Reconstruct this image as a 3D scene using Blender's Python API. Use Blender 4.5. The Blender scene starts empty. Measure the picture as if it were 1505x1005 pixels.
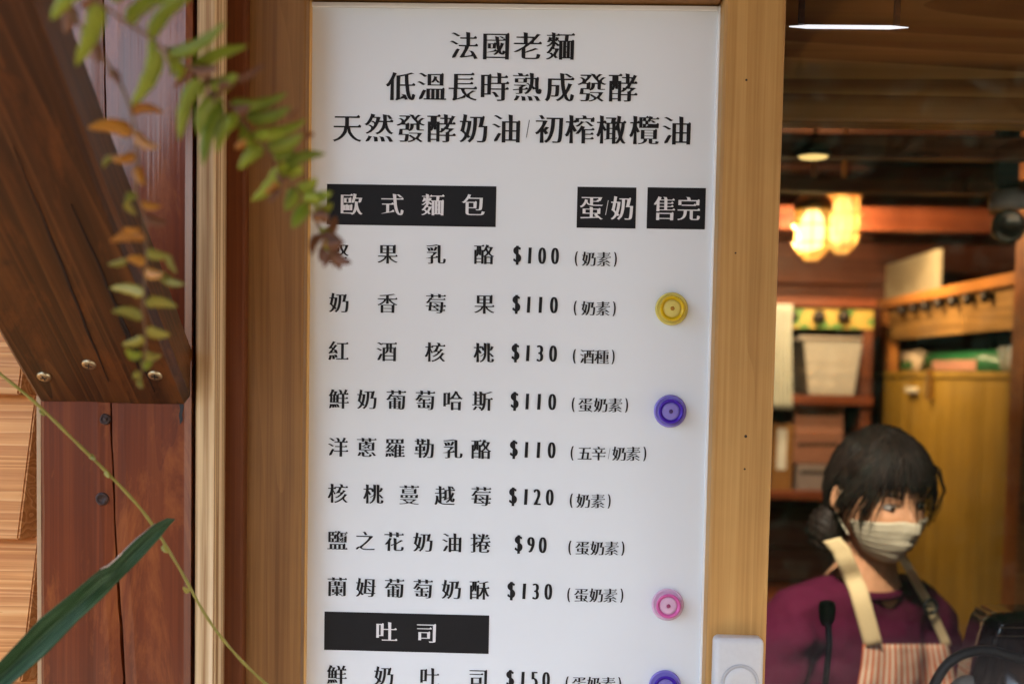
import bpy, bmesh, math, random
import numpy as np
from mathutils import Vector, Matrix
from mathutils.bvhtree import BVHTree
from mathutils import noise as mnoise

random.seed(7)
R = math.radians
scene = bpy.context.scene
C = bpy.data.collections.new("scene"); scene.collection.children.link(C)

# ---------------------------------------------------------------- camera
W_, H_ = 1505.0, 1005.0
F = 1800.0                      # focal length in photo pixels
PPX, PPY = 745.0, 651.0         # where the lens axis meets the photo (a shifted lens)
CAM = Vector((0, -1.2, 1.6))
down = Vector((175 - PPX, -(31000 - PPY), -F)).normalized()      # world -Z in camera axes
left = Vector((-64000 - PPX, 1024 - (500 - PPY) * 0 + 151, -F)).normalized()
zc = -down
xc = (-left); xc = (xc - zc * xc.dot(zc)).normalized()
yc = zc.cross(xc)
M_w2c = Matrix((xc, yc, zc)).transposed()        # columns: world axes in camera axes
M_c2w = M_w2c.transposed()
cam_d = bpy.data.cameras.new("camera"); cam = bpy.data.objects.new("camera", cam_d); C.objects.link(cam)
cam.matrix_world = Matrix.Translation(CAM) @ M_c2w.to_4x4()
cam_d.sensor_fit = 'HORIZONTAL'; cam_d.sensor_width = 36
cam_d.lens = 36 * F / W_
cam_d.shift_x = (W_ / 2 - PPX) / W_
cam_d.shift_y = -(H_ / 2 - PPY) / W_
cam_d.clip_start = 0.02; cam_d.clip_end = 400
cam_d.dof.use_dof = True; cam_d.dof.focus_distance = 1.2; cam_d.dof.aperture_fstop = 4.0
cam_d.dof.aperture_blades = 9
scene.camera = cam

# ---------------------------------------------------------------- world, sun, exposure
w = bpy.data.worlds.new("World"); scene.world = w; w.use_nodes = True
nt = w.node_tree; bg = nt.nodes["Background"]
sky = nt.nodes.new("ShaderNodeTexSky"); sky.sky_type = 'NISHITA'; sky.sun_disc = False
SUN_EL, SUN_AZ = R(56), R(140)      # behind the photographer, over the right shoulder, above the eave
sky.sun_elevation = SUN_EL; sky.sun_rotation = SUN_AZ; sky.air_density = 1.0; sky.dust_density = 5; sky.ozone_density = .2
nt.links.new(sky.outputs[0], bg.inputs[0]); bg.inputs[1].default_value = 0.15
sl = bpy.data.lights.new("sun", 'SUN'); sl.energy = 2.2; sl.angle = R(18); sl.color = (1, .95, .87)
so = bpy.data.objects.new("sun", sl); C.objects.link(so)
sd = Vector((math.sin(SUN_AZ) * math.cos(SUN_EL), math.cos(SUN_AZ) * math.cos(SUN_EL), math.sin(SUN_EL)))
so.rotation_euler = sd.to_track_quat('Z', 'Y').to_euler(); so.location = (-2, -6, 8)
vs = scene.view_settings
vs.view_transform = 'Standard'; vs.look = 'None'; vs.gamma = 1; vs.use_curve_mapping = False
vs.exposure = 3.15
scene.cycles.max_bounces = 10; scene.cycles.transparent_max_bounces = 12
scene.cycles.sample_clamp_indirect = 4.0
scene.cycles.use_denoising = True

# ---------------------------------------------------------------- pixel helpers
def ray(px, py):
    d = Vector(((px - PPX) / F, -(py - PPY) / F, -1.0))
    return (M_c2w @ d).normalized()
def at(px, py, Y):
    d = ray(px, py); return CAM + d * ((Y - CAM.y) / d.y)
def atX(px, py, X):
    d = ray(px, py); return CAM + d * ((X - CAM.x) / d.x)
def atZ(px, py, Z):
    d = ray(px, py); return CAM + d * ((Z - CAM.z) / d.z)

# ---------------------------------------------------------------- object helpers
def link(o, parent=None):
    C.objects.link(o)
    if parent is not None:
        o.parent = parent
    return o
def tag(o, label=None, cat=None, group=None, kind=None):
    if label: o['label'] = label
    if cat: o['category'] = cat
    if group: o['group'] = group
    if kind: o['kind'] = kind
    return o
def empty(name, loc=(0, 0, 0), rot=(0, 0, 0), **k):
    o = bpy.data.objects.new(name, None); C.objects.link(o); o.location = loc; o.rotation_euler = rot
    o.empty_display_size = .05
    return tag(o, **k)
def mobj(name, me, mat=None, parent=None, smooth=False, world=True):
    """link a mesh; its vertices are given in world space, the parent's own offset is taken off"""
    if mat is not None and not me.materials: me.materials.append(mat)
    if smooth:
        me.polygons.foreach_set('use_smooth', [True] * len(me.polygons))
    o = bpy.data.objects.new(name, me); link(o, parent)
    if parent is not None and world:
        o.matrix_parent_inverse = wm(parent).inverted()
    return o
def wm(o):
    m = Matrix.LocRotScale(o.location, o.rotation_euler, o.scale)
    if o.parent: m = wm(o.parent) @ o.matrix_parent_inverse @ m
    return m
def bm_mesh(bm, name='m'):
    me = bpy.data.meshes.new(name); bm.normal_update(); bm.to_mesh(me); bm.free(); return me
def centred(me, about=None):
    """shift mesh so that its origin is at its middle; returns the middle"""
    vs_ = [v.co for v in me.vertices]
    c = about or Vector((sum(((min(v[i] for v in vs_)), (max(v[i] for v in vs_)))) / 2 for i in range(3)))
    me.transform(Matrix.Translation(-c)); return c
def place(name, me, mat, parent=None, smooth=False):
    c = centred(me); o = mobj(name, me, mat, parent, smooth); o.location = c; return o
def box_bm(x0, x1, y0, y1, z0, z1, bevel=0.0, seg=2, bm=None):
    own = bm is None
    b = bmesh.new()
    co = [(x, y, z) for x in (x0, x1) for y in (y0, y1) for z in (z0, z1)]
    v = [b.verts.new(c) for c in co]
    for f in ((0, 1, 3, 2), (4, 6, 7, 5), (0, 4, 5, 1), (2, 3, 7, 6), (0, 2, 6, 4), (1, 5, 7, 3)):
        b.faces.new([v[i] for i in f])
    bmesh.ops.recalc_face_normals(b, faces=b.faces)
    if bevel: bmesh.ops.bevel(b, geom=list(b.edges), offset=bevel, segments=seg, affect='EDGES', profile=.5)
    if own: return b
    me = bpy.data.meshes.new('t'); b.to_mesh(me); b.free(); bm.from_mesh(me); bpy.data.meshes.remove(me); return bm
def box(name, x0, x1, y0, y1, z0, z1, mat, parent=None, bevel=0.0015, seg=2):
    return place(name, bm_mesh(box_bm(x0, x1, y0, y1, z0, z1, bevel, seg)), mat, parent)
def frames(pts):
    pts = [Vector(p) for p in pts]; out = []
    up = None
    for i, p in enumerate(pts):
        t = (pts[min(i + 1, len(pts) - 1)] - pts[max(i - 1, 0)]).normalized()
        if up is None:
            up = Vector((0, 0, 1)) if abs(t.z) < .9 else Vector((0, 1, 0))
        n = (up - t * up.dot(t)).normalized(); up = n
        out.append((p, t, n, t.cross(n)))
    return out
def tube_bm(pts, rad, seg=8, bm=None, cap=True):
    bm = bm or bmesh.new(); rings = []
    fr = frames(pts)
    for i, (p, t, n, b) in enumerate(fr):
        r = rad[i] if isinstance(rad, (list, tuple)) else rad
        rings.append([bm.verts.new(p + (n * math.cos(a) + b * math.sin(a)) * r) for a in [2 * math.pi * k / seg for k in range(seg)]])
    for a, b_ in zip(rings, rings[1:]):
        for k in range(seg): bm.faces.new((a[k], a[(k + 1) % seg], b_[(k + 1) % seg], b_[k]))
    if cap: bm.faces.new(rings[0]); bm.faces.new(rings[-1])
    return bm
def lathe_bm(prof, seg=32, origin=(0, 0, 0), axis='Y', bm=None):
    """prof: (radius, height) pairs; height runs along axis"""
    bm = bm or bmesh.new(); O = Vector(origin); rings = []
    for r, h in prof:
        ring = []
        for k in range(seg):
            a = 2 * math.pi * k / seg; c, s = math.cos(a) * r, math.sin(a) * r
            ring.append(bm.verts.new(O + (Vector((c, h, s)) if axis == 'Y' else Vector((c, s, h)) if axis == 'Z' else Vector((h, c, s)))))
        rings.append(ring)
    for a, b in zip(rings, rings[1:]):
        for k in range(seg): bm.faces.new((a[k], a[(k + 1) % seg], b[(k + 1) % seg], b[k]))
    bm.faces.new(rings[0]); bm.faces.new(rings[-1])
    bmesh.ops.remove_doubles(bm, verts=bm.verts, dist=1e-6)
    bmesh.ops.recalc_face_normals(bm, faces=bm.faces)
    return bm
def eval_mesh(o):
    dg = bpy.context.evaluated_depsgraph_get(); dg.update()
    return bpy.data.meshes.new_from_object(o.evaluated_get(dg), depsgraph=dg)

# ---------------------------------------------------------------- materials
def new_mat(name):
    m = bpy.data.materials.new(name); m.use_nodes = True
    return m, m.node_tree, m.node_tree.nodes["Principled BSDF"]
def N(t, typ, **k):
    n = t.nodes.new(typ)
    for a, v in k.items():
        if a == 'inp':
            for i, x in v.items(): n.inputs[i].default_value = x
        else: setattr(n, a, v)
    return n
def ramp(t, fac, stops):
    r = t.nodes.new("ShaderNodeValToRGB"); el = r.color_ramp.elements
    while len(el) < len(stops): el.new(.5)
    for e, (p, c) in zip(el, stops): e.position = p; e.color = (*c, 1) if len(c) == 3 else c
    t.links.new(fac, r.inputs[0]); return r.outputs[0]
def wood(name, cols, axis=2, scale=1.0, rough=.5, coat=0.0, bump=.25, ringy=.5, spots=0.0, wear=None, spec=.25, fine=.8, wander=.32, stain=0.0):
    """cols dark..light; grain runs along axis of the object's own space"""
    m, t, p = new_mat(name); L = t.links.new
    tc = N(t, "ShaderNodeTexCoord"); oi = N(t, "ShaderNodeObjectInfo")
    off = N(t, "ShaderNodeVectorMath", operation='SCALE', inp={3: 7.3}); cmb = N(t, "ShaderNodeCombineXYZ")
    for i in range(3): L(oi.outputs['Random'], cmb.inputs[i])
    L(cmb.outputs[0], off.inputs[0])
    add = N(t, "ShaderNodeVectorMath", operation='ADD'); L(tc.outputs['Object'], add.inputs[0]); L(off.outputs[0], add.inputs[1])
    def mapped(across, along):
        mp = N(t, "ShaderNodeMapping"); s = [across] * 3; s[axis] = along
        mp.inputs['Scale'].default_value = s; L(add.outputs[0], mp.inputs[0]); return mp.outputs[0]
    n1 = N(t, "ShaderNodeTexNoise", inp={'Scale': 1, 'Detail': 5, 'Roughness': .62, 'Distortion': .3}); L(mapped(34 * scale, .9 * scale), n1.inputs[0])
    n2 = N(t, "ShaderNodeTexNoise", inp={'Scale': 1, 'Detail': 3, 'Roughness': .6}); L(mapped(260 * scale, 3.5 * scale), n2.inputs[0])
    nd = N(t, "ShaderNodeTexNoise", inp={'Scale': 1, 'Detail': 2}); L(mapped(11 * scale, wander * scale), nd.inputs[0])
    # growth rings: a saw of the slow noise
    mul = N(t, "ShaderNodeMath", operation='MULTIPLY', inp={1: 22.0}); L(nd.outputs[0], mul.inputs[0])
    fr = N(t, "ShaderNodeMath", operation='FRACT'); L(mul.outputs[0], fr.inputs[0])
    pw = N(t, "ShaderNodeMath", operation='POWER', inp={1: 2.2}); L(fr.outputs[0], pw.inputs[0])
    mixa = N(t, "ShaderNodeMix", data_type='FLOAT', inp={0: ringy}); L(n1.outputs[0], mixa.inputs[2]); L(pw.outputs[0], mixa.inputs[3])
    mixb = N(t, "ShaderNodeMix", data_type='FLOAT', inp={0: .45 * fine}); L(mixa.outputs[0], mixb.inputs[2]); L(n2.outputs[0], mixb.inputs[3])
    stops = [(.31 + .38 * i / (len(cols) - 1), c) for i, c in enumerate(cols)]
    col = ramp(t, mixb.outputs[0], stops)
    big = N(t, "ShaderNodeTexNoise", inp={'Scale': 2.3, 'Detail': 5, 'Roughness': .6}); L(add.outputs[0], big.inputs[0])
    bv = ramp(t, big.outputs[0], [(.3, (.72, .72, .72)), (.7, (1.12, 1.1, 1.08))])
    mx = N(t, "ShaderNodeMix", data_type='RGBA', blend_type='MULTIPLY', inp={0: 1.0}); L(col, mx.inputs[6]); L(bv, mx.inputs[7])
    out = mx.outputs[2]
    if wear:
        wn = N(t, "ShaderNodeTexNoise", inp={'Scale': 1, 'Detail': 8, 'Roughness': .72, 'Distortion': .6}); L(mapped(16, 5), wn.inputs[0])
        wf = ramp(t, wn.outputs[0], [(.50, (0, 0, 0)), (.66, (1, 1, 1))])
        wx = N(t, "ShaderNodeMix", data_type='RGBA', inp={7: (*wear, 1)}); L(wf, wx.inputs[0]); L(out, wx.inputs[6]); out = wx.outputs[2]
    if stain:
        sn = N(t, "ShaderNodeTexNoise", inp={'Scale': 1, 'Detail': 6, 'Roughness': .7, 'Distortion': 1.2}); L(mapped(8, 3.5), sn.inputs[0])
        sf2 = ramp(t, sn.outputs[0], [(.56, (0, 0, 0)), (.70, (stain, stain, stain))])
        s2 = N(t, "ShaderNodeMix", data_type='RGBA', inp={7: (.010, .006, .004, 1)}); L(sf2, s2.inputs[0]); L(out, s2.inputs[6]); out = s2.outputs[2]
    if spots:
        v = N(t, "ShaderNodeTexVoronoi", feature='F1', inp={'Scale': 1, 'Randomness': 1}); L(mapped(7, 3.3), v.inputs[0])
        sf = ramp(t, v.outputs['Distance'], [(.04, (spots, spots, spots)), (.14, (0, 0, 0))])
        sx = N(t, "ShaderNodeMix", data_type='RGBA', inp={7: (.035, .014, .006, 1)}); L(sf, sx.inputs[0]); L(out, sx.inputs[6]); out = sx.outputs[2]
    L(out, p.inputs['Base Color'])
    rr = N(t, "ShaderNodeMapRange", inp={3: rough - .09, 4: rough + .13}); L(n1.outputs[0], rr.inputs[0]); L(rr.outputs[0], p.inputs['Roughness'])
    p.inputs['Specular IOR Level'].default_value = spec
    p.inputs['Coat Weight'].default_value = coat; p.inputs['Coat Roughness'].default_value = .15
    bp = N(t, "ShaderNodeBump", inp={0: bump, 1: .0018}); L(mixb.outputs[0], bp.inputs['Height']); L(bp.outputs[0], p.inputs['Normal'])
    if coat: L(bp.outputs[0], p.inputs['Coat Normal'])
    return m
def plain(name, col, rough=.5, metal=0.0, var=.08, bump=0.0, scale=60, spec=.5, trans=0.0, coat=0.0, sss=0.0, ior=1.45, alpha=1.0):
    m, t, p = new_mat(name); L = t.links.new
    tc = N(t, "ShaderNodeTexCoord")
    n = N(t, "ShaderNodeTexNoise", inp={'Scale': scale, 'Detail': 4, 'Roughness': .6}); L(tc.outputs['Object'], n.inputs[0])
    lo = tuple(max(0, c * (1 - var)) for c in col); hi = tuple(c * (1 + var) for c in col)
    L(ramp(t, n.outputs[0], [(.3, lo), (.7, hi)]), p.inputs['Base Color'])
    p.inputs['Roughness'].default_value = rough; p.inputs['Metallic'].default_value = metal
    p.inputs['Specular IOR Level'].default_value = spec; p.inputs['Transmission Weight'].default_value = trans
    p.inputs['Coat Weight'].default_value = coat; p.inputs['IOR'].default_value = ior; p.inputs['Alpha'].default_value = alpha
    if sss: p.inputs['Subsurface Weight'].default_value = sss; p.inputs['Subsurface Radius'].default_value = (.02, .008, .004)
    if bump:
        b = N(t, "ShaderNodeBump", inp={0: bump, 1: .001}); L(n.outputs[0], b.inputs['Height']); L(b.outputs[0], p.inputs['Normal'])
    return m
def pane_glass(name, tint=(1, 1, 1), extra=0.0):
    m, t, p = new_mat(name); t.nodes.remove(p); L = t.links.new
    tr = N(t, "ShaderNodeBsdfTransparent", inp={0: (*tint, 1)}); gl = N(t, "ShaderNodeBsdfGlossy", inp={0: (1, 1, 1, 1), 1: .0})
    fr = N(t, "ShaderNodeFresnel", inp={0: 1.5}); mx = N(t, "ShaderNodeMixShader")
    if extra:
        ad = N(t, "ShaderNodeMath", operation='ADD', use_clamp=True, inp={1: extra}); L(fr.outputs[0], ad.inputs[0]); L(ad.outputs[0], mx.inputs[0])
    else: L(fr.outputs[0], mx.inputs[0])
    L(tr.outputs[0], mx.inputs[1]); L(gl.outputs[0], mx.inputs[2])
    L(mx.outputs[0], t.nodes['Material Output'].inputs[0]); return m
def leafy(name, c0, c1, trans=.3, rough=.45, vein=0.0):
    m, t, p = new_mat(name); L = t.links.new
    tc = N(t, "ShaderNodeTexCoord"); oi = N(t, "ShaderNodeObjectInfo")
    n = N(t, "ShaderNodeTexNoise", inp={'Scale': 90, 'Detail': 4}); L(tc.outputs['Object'], n.inputs[0])
    ad = N(t, "ShaderNodeMath", operation='MULTIPLY_ADD', inp={1: .5, 2: .0}); L(oi.outputs['Random'], ad.inputs[0])
    a2 = N(t, "ShaderNodeMath", operation='MULTIPLY_ADD', inp={1: .6}); L(n.outputs[0], a2.inputs[0]); L(ad.outputs[0], a2.inputs[2])
    col = ramp(t, a2.outputs[0], [(.2, c0), (.75, c1)]); L(col, p.inputs['Base Color'])
    p.inputs['Roughness'].default_value = rough
    tl = N(t, "ShaderNodeBsdfTranslucent"); L(col, tl.inputs[0]); mx = N(t, "ShaderNodeMixShader", inp={0: trans})
    L(p.outputs[0], mx.inputs[1]); L(tl.outputs[0], mx.inputs[2]); L(mx.outputs[0], t.nodes['Material Output'].inputs[0])
    return m

M = {}
M['oak'] = wood('light_oak', [(.34, .17, .048), (.48, .265, .08), (.60, .36, .12)], 2, 1.0, .5, .0, .15, .12, .0, fine=.9)
M['stile'] = wood('brown_stile', [(.16, .070, .020), (.25, .122, .036), (.33, .17, .055)], 2, 1.1, .5, .0, .15, .12, fine=.9)
M['red_strip'] = wood('red_brown_strip', [(.09, .024, .006), (.135, .038, .009), (.175, .054, .013)], 2, 1, .5, .0, .12, .1)
M['pale'] = wood('pale_pine', [(.34, .19, .08), (.64, .46, .24), (.78, .61, .38)], 2, 2.2, .55, 0, .3, .75, wander=.02)
M['post'] = wood('stained_post', [(.070, .014, .003), (.145, .030, .006), (.20, .050, .009)], 2, .8, .40, .65, .3, .15, spots=.0, wear=(.27, .075, .015), spec=.2)
M['brace'] = wood('stained_brace', [(.022, .008, .0025), (.064, .022, .006), (.115, .042, .011)], 2, 1.1, .40, .15, .5, .35, wear=(.13, .04, .008), spec=.25, stain=.8)
M['cedar'] = wood('cedar_siding', [(.50, .20, .055), (.68, .32, .10), (.76, .42, .16)], 0, 2.0, .5, .0, .4, .5)
M['header'] = wood('light_brown_board', [(.28, .11, .03), (.47, .215, .065), (.60, .31, .10)], 0, .45, .45, .1, .1, .5)
M['dark_x'] = wood('dark_beam', [(.028, .010, .006), (.055, .02, .01), (.085, .032, .014)], 0, .6, .5, .1, .2, .3)
M['dark_y'] = wood('dark_beam_deep', [(.028, .010, .006), (.055, .02, .01), (.085, .032, .014)], 1, .6, .5, .1, .2, .3)
M['beam_x'] = wood('brown_beam', [(.13, .048, .018), (.22, .085, .032), (.31, .125, .05)], 0, .6, .5, .1, .2, .3)
M['redorange'] = wood('red_orange_rail', [(.10, .024, .010), (.16, .042, .016), (.21, .06, .024)], 0, .6, .45, .1, .1, .3)
M['wallwood'] = wood('red_wall_board', [(.065, .018, .009), (.13, .038, .018), (.18, .06, .026)], 0, .6, .5, .1, .2, .3)
M['wallwood_y'] = wood('red_wall_board_deep', [(.065, .018, .009), (.13, .038, .018), (.18, .06, .026)], 1, .6, .5, .1, .2, .3)
M['orange_x'] = wood('orange_rail', [(.30, .085, .02), (.45, .15, .035), (.55, .21, .05)], 0, .6, .4, .2, .1, .3)
M['orange_y'] = wood('orange_rail_deep', [(.32, .11, .025), (.48, .19, .04), (.58, .26, .06)], 1, .6, .4, .2, .1, .3)
M['cab_y'] = wood('cabinet_ply', [(.29, .165, .020), (.39, .235, .034), (.46, .29, .05)], 2, .5, .45, .2, .05, .2)
M['peg_y'] = wood('hook_board_wood', [(.22, .11, .03), (.34, .18, .05), (.42, .24, .075)], 1, .7, .5, .1, .1, .4)

# =====================================================================================
#  THE SETTING
# =====================================================================================
m, t, p = new_mat('ground_paving'); L = t.links.new
tc = N(t, "ShaderNodeTexCoord"); n = N(t, "ShaderNodeTexNoise", inp={'Scale': 3, 'Detail': 8}); L(tc.outputs['Object'], n.inputs[0])
L(ramp(t, n.outputs[0], [(.3, (.07, .052, .036)), (.7, (.13, .10, .072))]), p.inputs['Base Color']); p.inputs['Roughness'].default_value = .85
M['ground'] = m
b = bmesh.new(); q = [b.verts.new(c) for c in ((-60, -60, 0), (60, -60, 0), (60, 60, 0), (-60, 60, 0))]; b.faces.new(q)
g = mobj('ground', bm_mesh(b), M['ground']); tag(g, 'brown paved ground in front of the shop', kind='structure')

RX0, RX1, RY0, RY1, RZ = -2.2, 1.95, 0.03, 3.15, 2.34     # the room
fl = box('floor', RX0 - .1, RX1 + .1, RY0 + .02, RY1 + .1, .008, .06, plain('floor_tile', (.16, .12, .09), .5), None); tag(fl, 'brown floor inside the shop', kind='structure')

# back wall: boards
bw = empty('back_wall', (0, RY1, 0)); tag(bw, 'dark red brown boarded wall at the back of the shop', 'wall')
z = .06; k = 0
while z < RZ:
    h = min(.152, RZ - z)
    box('board', RX0 - .05, RX1 + .05, RY1 + (k % 2) * .0012, RY1 + .06, z + .003, z + h, M['wallwood'], bw, .004); z += .155; k += 1
box('backing', RX0 - .05, RX1 + .05, RY1 + .05, RY1 + .1, .06, RZ, M['dark_x'], bw, 0)
rw = empty('side_wall', (RX1, 1.5, 0)); tag(rw, 'dark red brown boarded wall behind the yellow cabinet', 'wall')
z = .06; k = 0
while z < RZ:
    h = min(.152, RZ - z)
    box('board', RX1 + (k % 2) * .0012, RX1 + .05, RY0, RY1 - .002, z + .003, z + h, M['wallwood_y'], rw, .004); z += .155; k += 1
lw = box('side_wall', RX0 - .1, RX0, RY0, RY1, .06, RZ, M['wallwood_y'], None); tag(lw, 'boarded wall of the shop hidden behind the menu board', 'wall')
ce = empty('ceiling', (0, 1.5, RZ)); tag(ce, 'dark boarded ceiling inside the shop', kind='structure')
y = RY0; k = 0
while y < RY1 + .1:
    box('board', RX0 - .1, RX1 + .1, y + .002, y + .176, RZ + .0015 * (k % 2), RZ + .03, M['dark_x'], ce, .004); y += .18; k += 1
box('backing', RX0 - .1, RX1 + .1, RY0, RY1 + .1, RZ + .031, RZ + .06, M['dark_x'], ce, 0)

# roof with its eave out over the photographer
rf = empty('roof', (0, 0, 2.5)); tag(rf, 'wooden roof with boarded eave above the shop front', 'roof')
for i in range(19):
    y0 = -2.48 + i * .32
    box('board', -.95 if y0 < -.3 else -3.4, 3.4, y0 + .002, y0 + .318, 2.52 + .002 * (i % 2), 2.55, M['header'], rf, .003)  # eave cut back on the left to let the post reflect open sky
M['roofm'] = plain('roof_metal', (.05, .05, .055), .5)
box('covering', -1.0, 3.5, -2.5, -.25, 2.556, 2.60, M['roofm'], rf); box('covering', -3.5, 3.5, -.249, 3.6, 2.556, 2.60, M['roofm'], rf)
for i in range(6):
    x = -2.9 + i * 1.16 if i != 2 else -.36
    box('rafter', x, x + .06, -2.42 if x > -.9 else -.3, RY0 + .2, 2.42, 2.518, M['dark_y'], rf)

# =====================================================================================
#  SHOP FRONT (left): siding, post, brace
# =====================================================================================
def X_(px, Y, py=500): return at(px, py, Y).x
def Z_(py, Y, px=752): return at(px, py, Y).z

sd_y = 0.0
sw = empty('siding_wall', (-1.0, 0, 0)); tag(sw, 'orange cedar lap siding left of the stained post', 'wall')
xr = X_(53, -.02, 700)
edges = [Z_(y_, -.02, 30) for y_ in (581, 791, 997)]
ph = edges[0] - edges[1]
zb = edges[2] - ph * 8
k = 0
while zb < 2.5:
    z0 = zb; z1 = min(zb + ph + .02, 2.52)
    b = bmesh.new()
    x0 = -3.3; xe = xr + .001 * (k % 3)
    pr = [(-.034, z0), (-.012, z1), (.004, z1), (-.012, z0)]     # wedge section: butt edge stands proud
    va = [b.verts.new((x0, yy, zz)) for yy, zz in pr]; vb = [b.verts.new((xe - (.012 if i == 0 else 0), yy, zz)) for i, (yy, zz) in enumerate(pr)]
    b.faces.new(va); b.faces.new(vb[::-1])
    for i in range(4): b.faces.new((va[i], vb[i], vb[(i + 1) % 4], va[(i + 1) % 4]))
    bmesh.ops.recalc_face_normals(b, faces=b.faces)
    bmesh.ops.bevel(b, geom=list(b.edges), offset=.0015, segments=2, affect='EDGES')
    place('plank', bm_mesh(b), M['cedar'], sw); zb += ph; k += 1
box('sheathing', -3.3, RX0 + 1.78, .006, .028, 0, 2.52, M['dark_x'], sw, 0)

# post with its long drying crack
PY = -.09
px0, px1 = X_(57, PY, 800), X_(279, PY, 600)
post = empty('timber_post', ((px0 + px1) / 2, PY + .06, 0)); tag(post, 'reddish brown stained timber post with a long vertical crack', 'post')
zt, zbm = 2.5, 0.02
nz = 150
crk = [(162, 585), (163, 640), (166, 700), (168, 760), (172, 850), (178, 930), (182, 1005)]
def crack_x(z):
    pts = [at(a, b_, PY) for a, b_ in crk]
    if z >= pts[0].z + 2: return pts[0].x + .004 * mnoise.noise(Vector((0, 0, z * 9)))
    for p0, p1 in zip(pts, pts[1:]):
        if z >= p1.z:
            u = (p0.z - z) / (p0.z - p1.z); return p0.x + (p1.x - p0.x) * u + .0006 * mnoise.noise(Vector((3, 0, z * 60)))
    return pts[-1].x + (pts[-1].z - z) * .02
b = bmesh.new(); rows = []
bv = .005
for i in range(nz + 1):
    z = zbm + (zt - zbm) * i / nz
    cx = crack_x(z); wv = .0014 * mnoise.noise(Vector((5, 1, z * 14)))
    wid = .0005 + .0003 * mnoise.noise(Vector((9, 0, z * 40)))
    if z < Z_(840, PY): wid *= 1.7
    sec = [(px0 + wv, .09), (px0 + wv, PY + bv), (px0 + bv + wv, PY), (px0 + .05, PY + .0006), (cx - .012, PY), (cx - wid * 1.8, PY + .0012), (cx - wid * .7, PY + .009),
           (cx + wid * .7, PY + .009), (cx + wid * 1.8, PY + .0012), (cx + .012, PY), (px1 - .04, PY + .0004), (px1 - bv, PY), (px1, PY + bv), (px1, .09)]
    rows.append([b.verts.new((x, y, z)) for x, y in sec])
for r0, r1 in zip(rows, rows[1:]):
    for j in range(len(r0) - 1): b.faces.new((r0[j], r0[j + 1], r1[j + 1], r1[j]))
    b.faces.new((r0[-1], r0[0], r1[0], r1[-1]))
b.faces.new(rows[0]); b.faces.new(rows[-1])
bmesh.ops.recalc_face_normals(b, faces=b.faces)
place('shaft', bm_mesh(b), M['post'], post)
# pale bare edge down the left arris
eb = box('bare_edge', px0 - .0035, px0 + .0008, PY + .004, PY + .03, .05, 2.2, plain('bare_wood_edge', (.42, .27, .14), .6), post, .0006)
# knots / old nail stubs in the crack
M['knot'] = plain('knot_wood', (.035, .014, .008), .6, bump=.8, scale=300, var=.5)
for (kx, ky, r_) in ((155, 616, .0042), (150, 733, .0050)):
    c = at(kx, ky, PY)
    pr = [(r_ * 1.25, .001), (r_ * 1.15, -.0012), (r_ * .8, -.0022), (r_ * .7, -.0006), (r_ * .35, -.0028 if ky < 700 else -.001), (.0004, -.0026 if ky < 700 else -.0008)]
    b = lathe_bm(pr, 18, c)
    for v in b.verts: v.co += Vector(mnoise.noise_vector(v.co * 380)) * r_ * .16
    place('knot', bm_mesh(b), M['knot'], post, True)
# chipped black gouge near the top right corner
b = bmesh.new()
c = at(266, 588, PY)
gp = [(-.0022, .001), (.0018, .002), (.0028, -.006), (.0012, -.013), (.002, -.018), (-.0006, -.022), (-.0018, -.014), (-.0006, -.008)]
f1 = [b.verts.new(c + Vector((x, -.0008, z))) for x, z in gp]; f2 = [b.verts.new(c + Vector((x * .6, .003, z * .95))) for x, z in gp]
b.faces.new(f1)
for i in range(len(gp)): b.faces.new((f1[i], f1[(i + 1) % len(gp)], f2[(i + 1) % len(gp)], f2[i]))
place('gouge', bm_mesh(b), plain('tar', (.008, .006, .005), .5), post)

# knee brace: runs up and out towards the photographer at about 40 degrees
bd = (M_c2w @ Vector(((751 - PPX) / F, -(1823 - PPY) / F, -1))).normalized()      # pointing down and into the wall
bd.x = 0; bd.normalize()
A = at(51, 588, PY - .002); B = at(279, 584, PY - .002)
wdir = Vector((1, 0, 0)); up = wdir.cross(bd).normalized()
if up.z < 0: up = -up
up = -bd.cross(wdir).normalized() if (-bd.cross(wdir)).z > 0 else bd.cross(wdir).normalized()
LEN = 1.22; TH = .042
brace = empty('timber_brace', A); tag(brace, 'dark stained timber knee brace with three screws, rising above the post', 'brace')
b = bmesh.new(); NS = 60; rows = []
wB = (B - A).length
for i in range(NS + 1):
    s = LEN * i / NS
    o = A - bd * s
    j = .0012 * mnoise.noise(Vector((s * 9, 2, 0)))
    c_ = .006
    sec = [(0, c_), (c_, 0), (wB * .3, .0006), (wB * .65, -.0004), (wB - c_, 0), (wB, c_), (wB, TH), (0, TH)]
    row = []
    for (u, v_) in sec:
        pnt = o + wdir * (u + j) + up * v_
        if i == 0:       # end cut flush on the post: slide along the brace until it meets the post face
            pnt = pnt + bd * ((PY - .001 - pnt.y) / bd.y)
        row.append(b.verts.new(pnt))
    rows.append(row)
for r0, r1 in zip(rows, rows[1:]):
    for j in range(len(r0)): b.faces.new((r0[j], r0[(j + 1) % len(r0)], r1[(j + 1) % len(r0)], r1[j]))
b.faces.new(rows[0]); b.faces.new(rows[-1]); bmesh.ops.recalc_face_normals(b, faces=b.faces)
me = bm_mesh(b)
# give the shaft its own axes so that its grain follows it
rotm = Matrix((wdir, (-bd).cross(wdir), -bd)).transposed()
me.transform(Matrix.Translation(-A)); me.transform(rotm.to_4x4().inverted())
o = mobj('beam', me, M['brace'], brace); o.matrix_parent_inverse = Matrix.Identity(4)
o.rotation_euler = rotm.to_euler()
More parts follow.
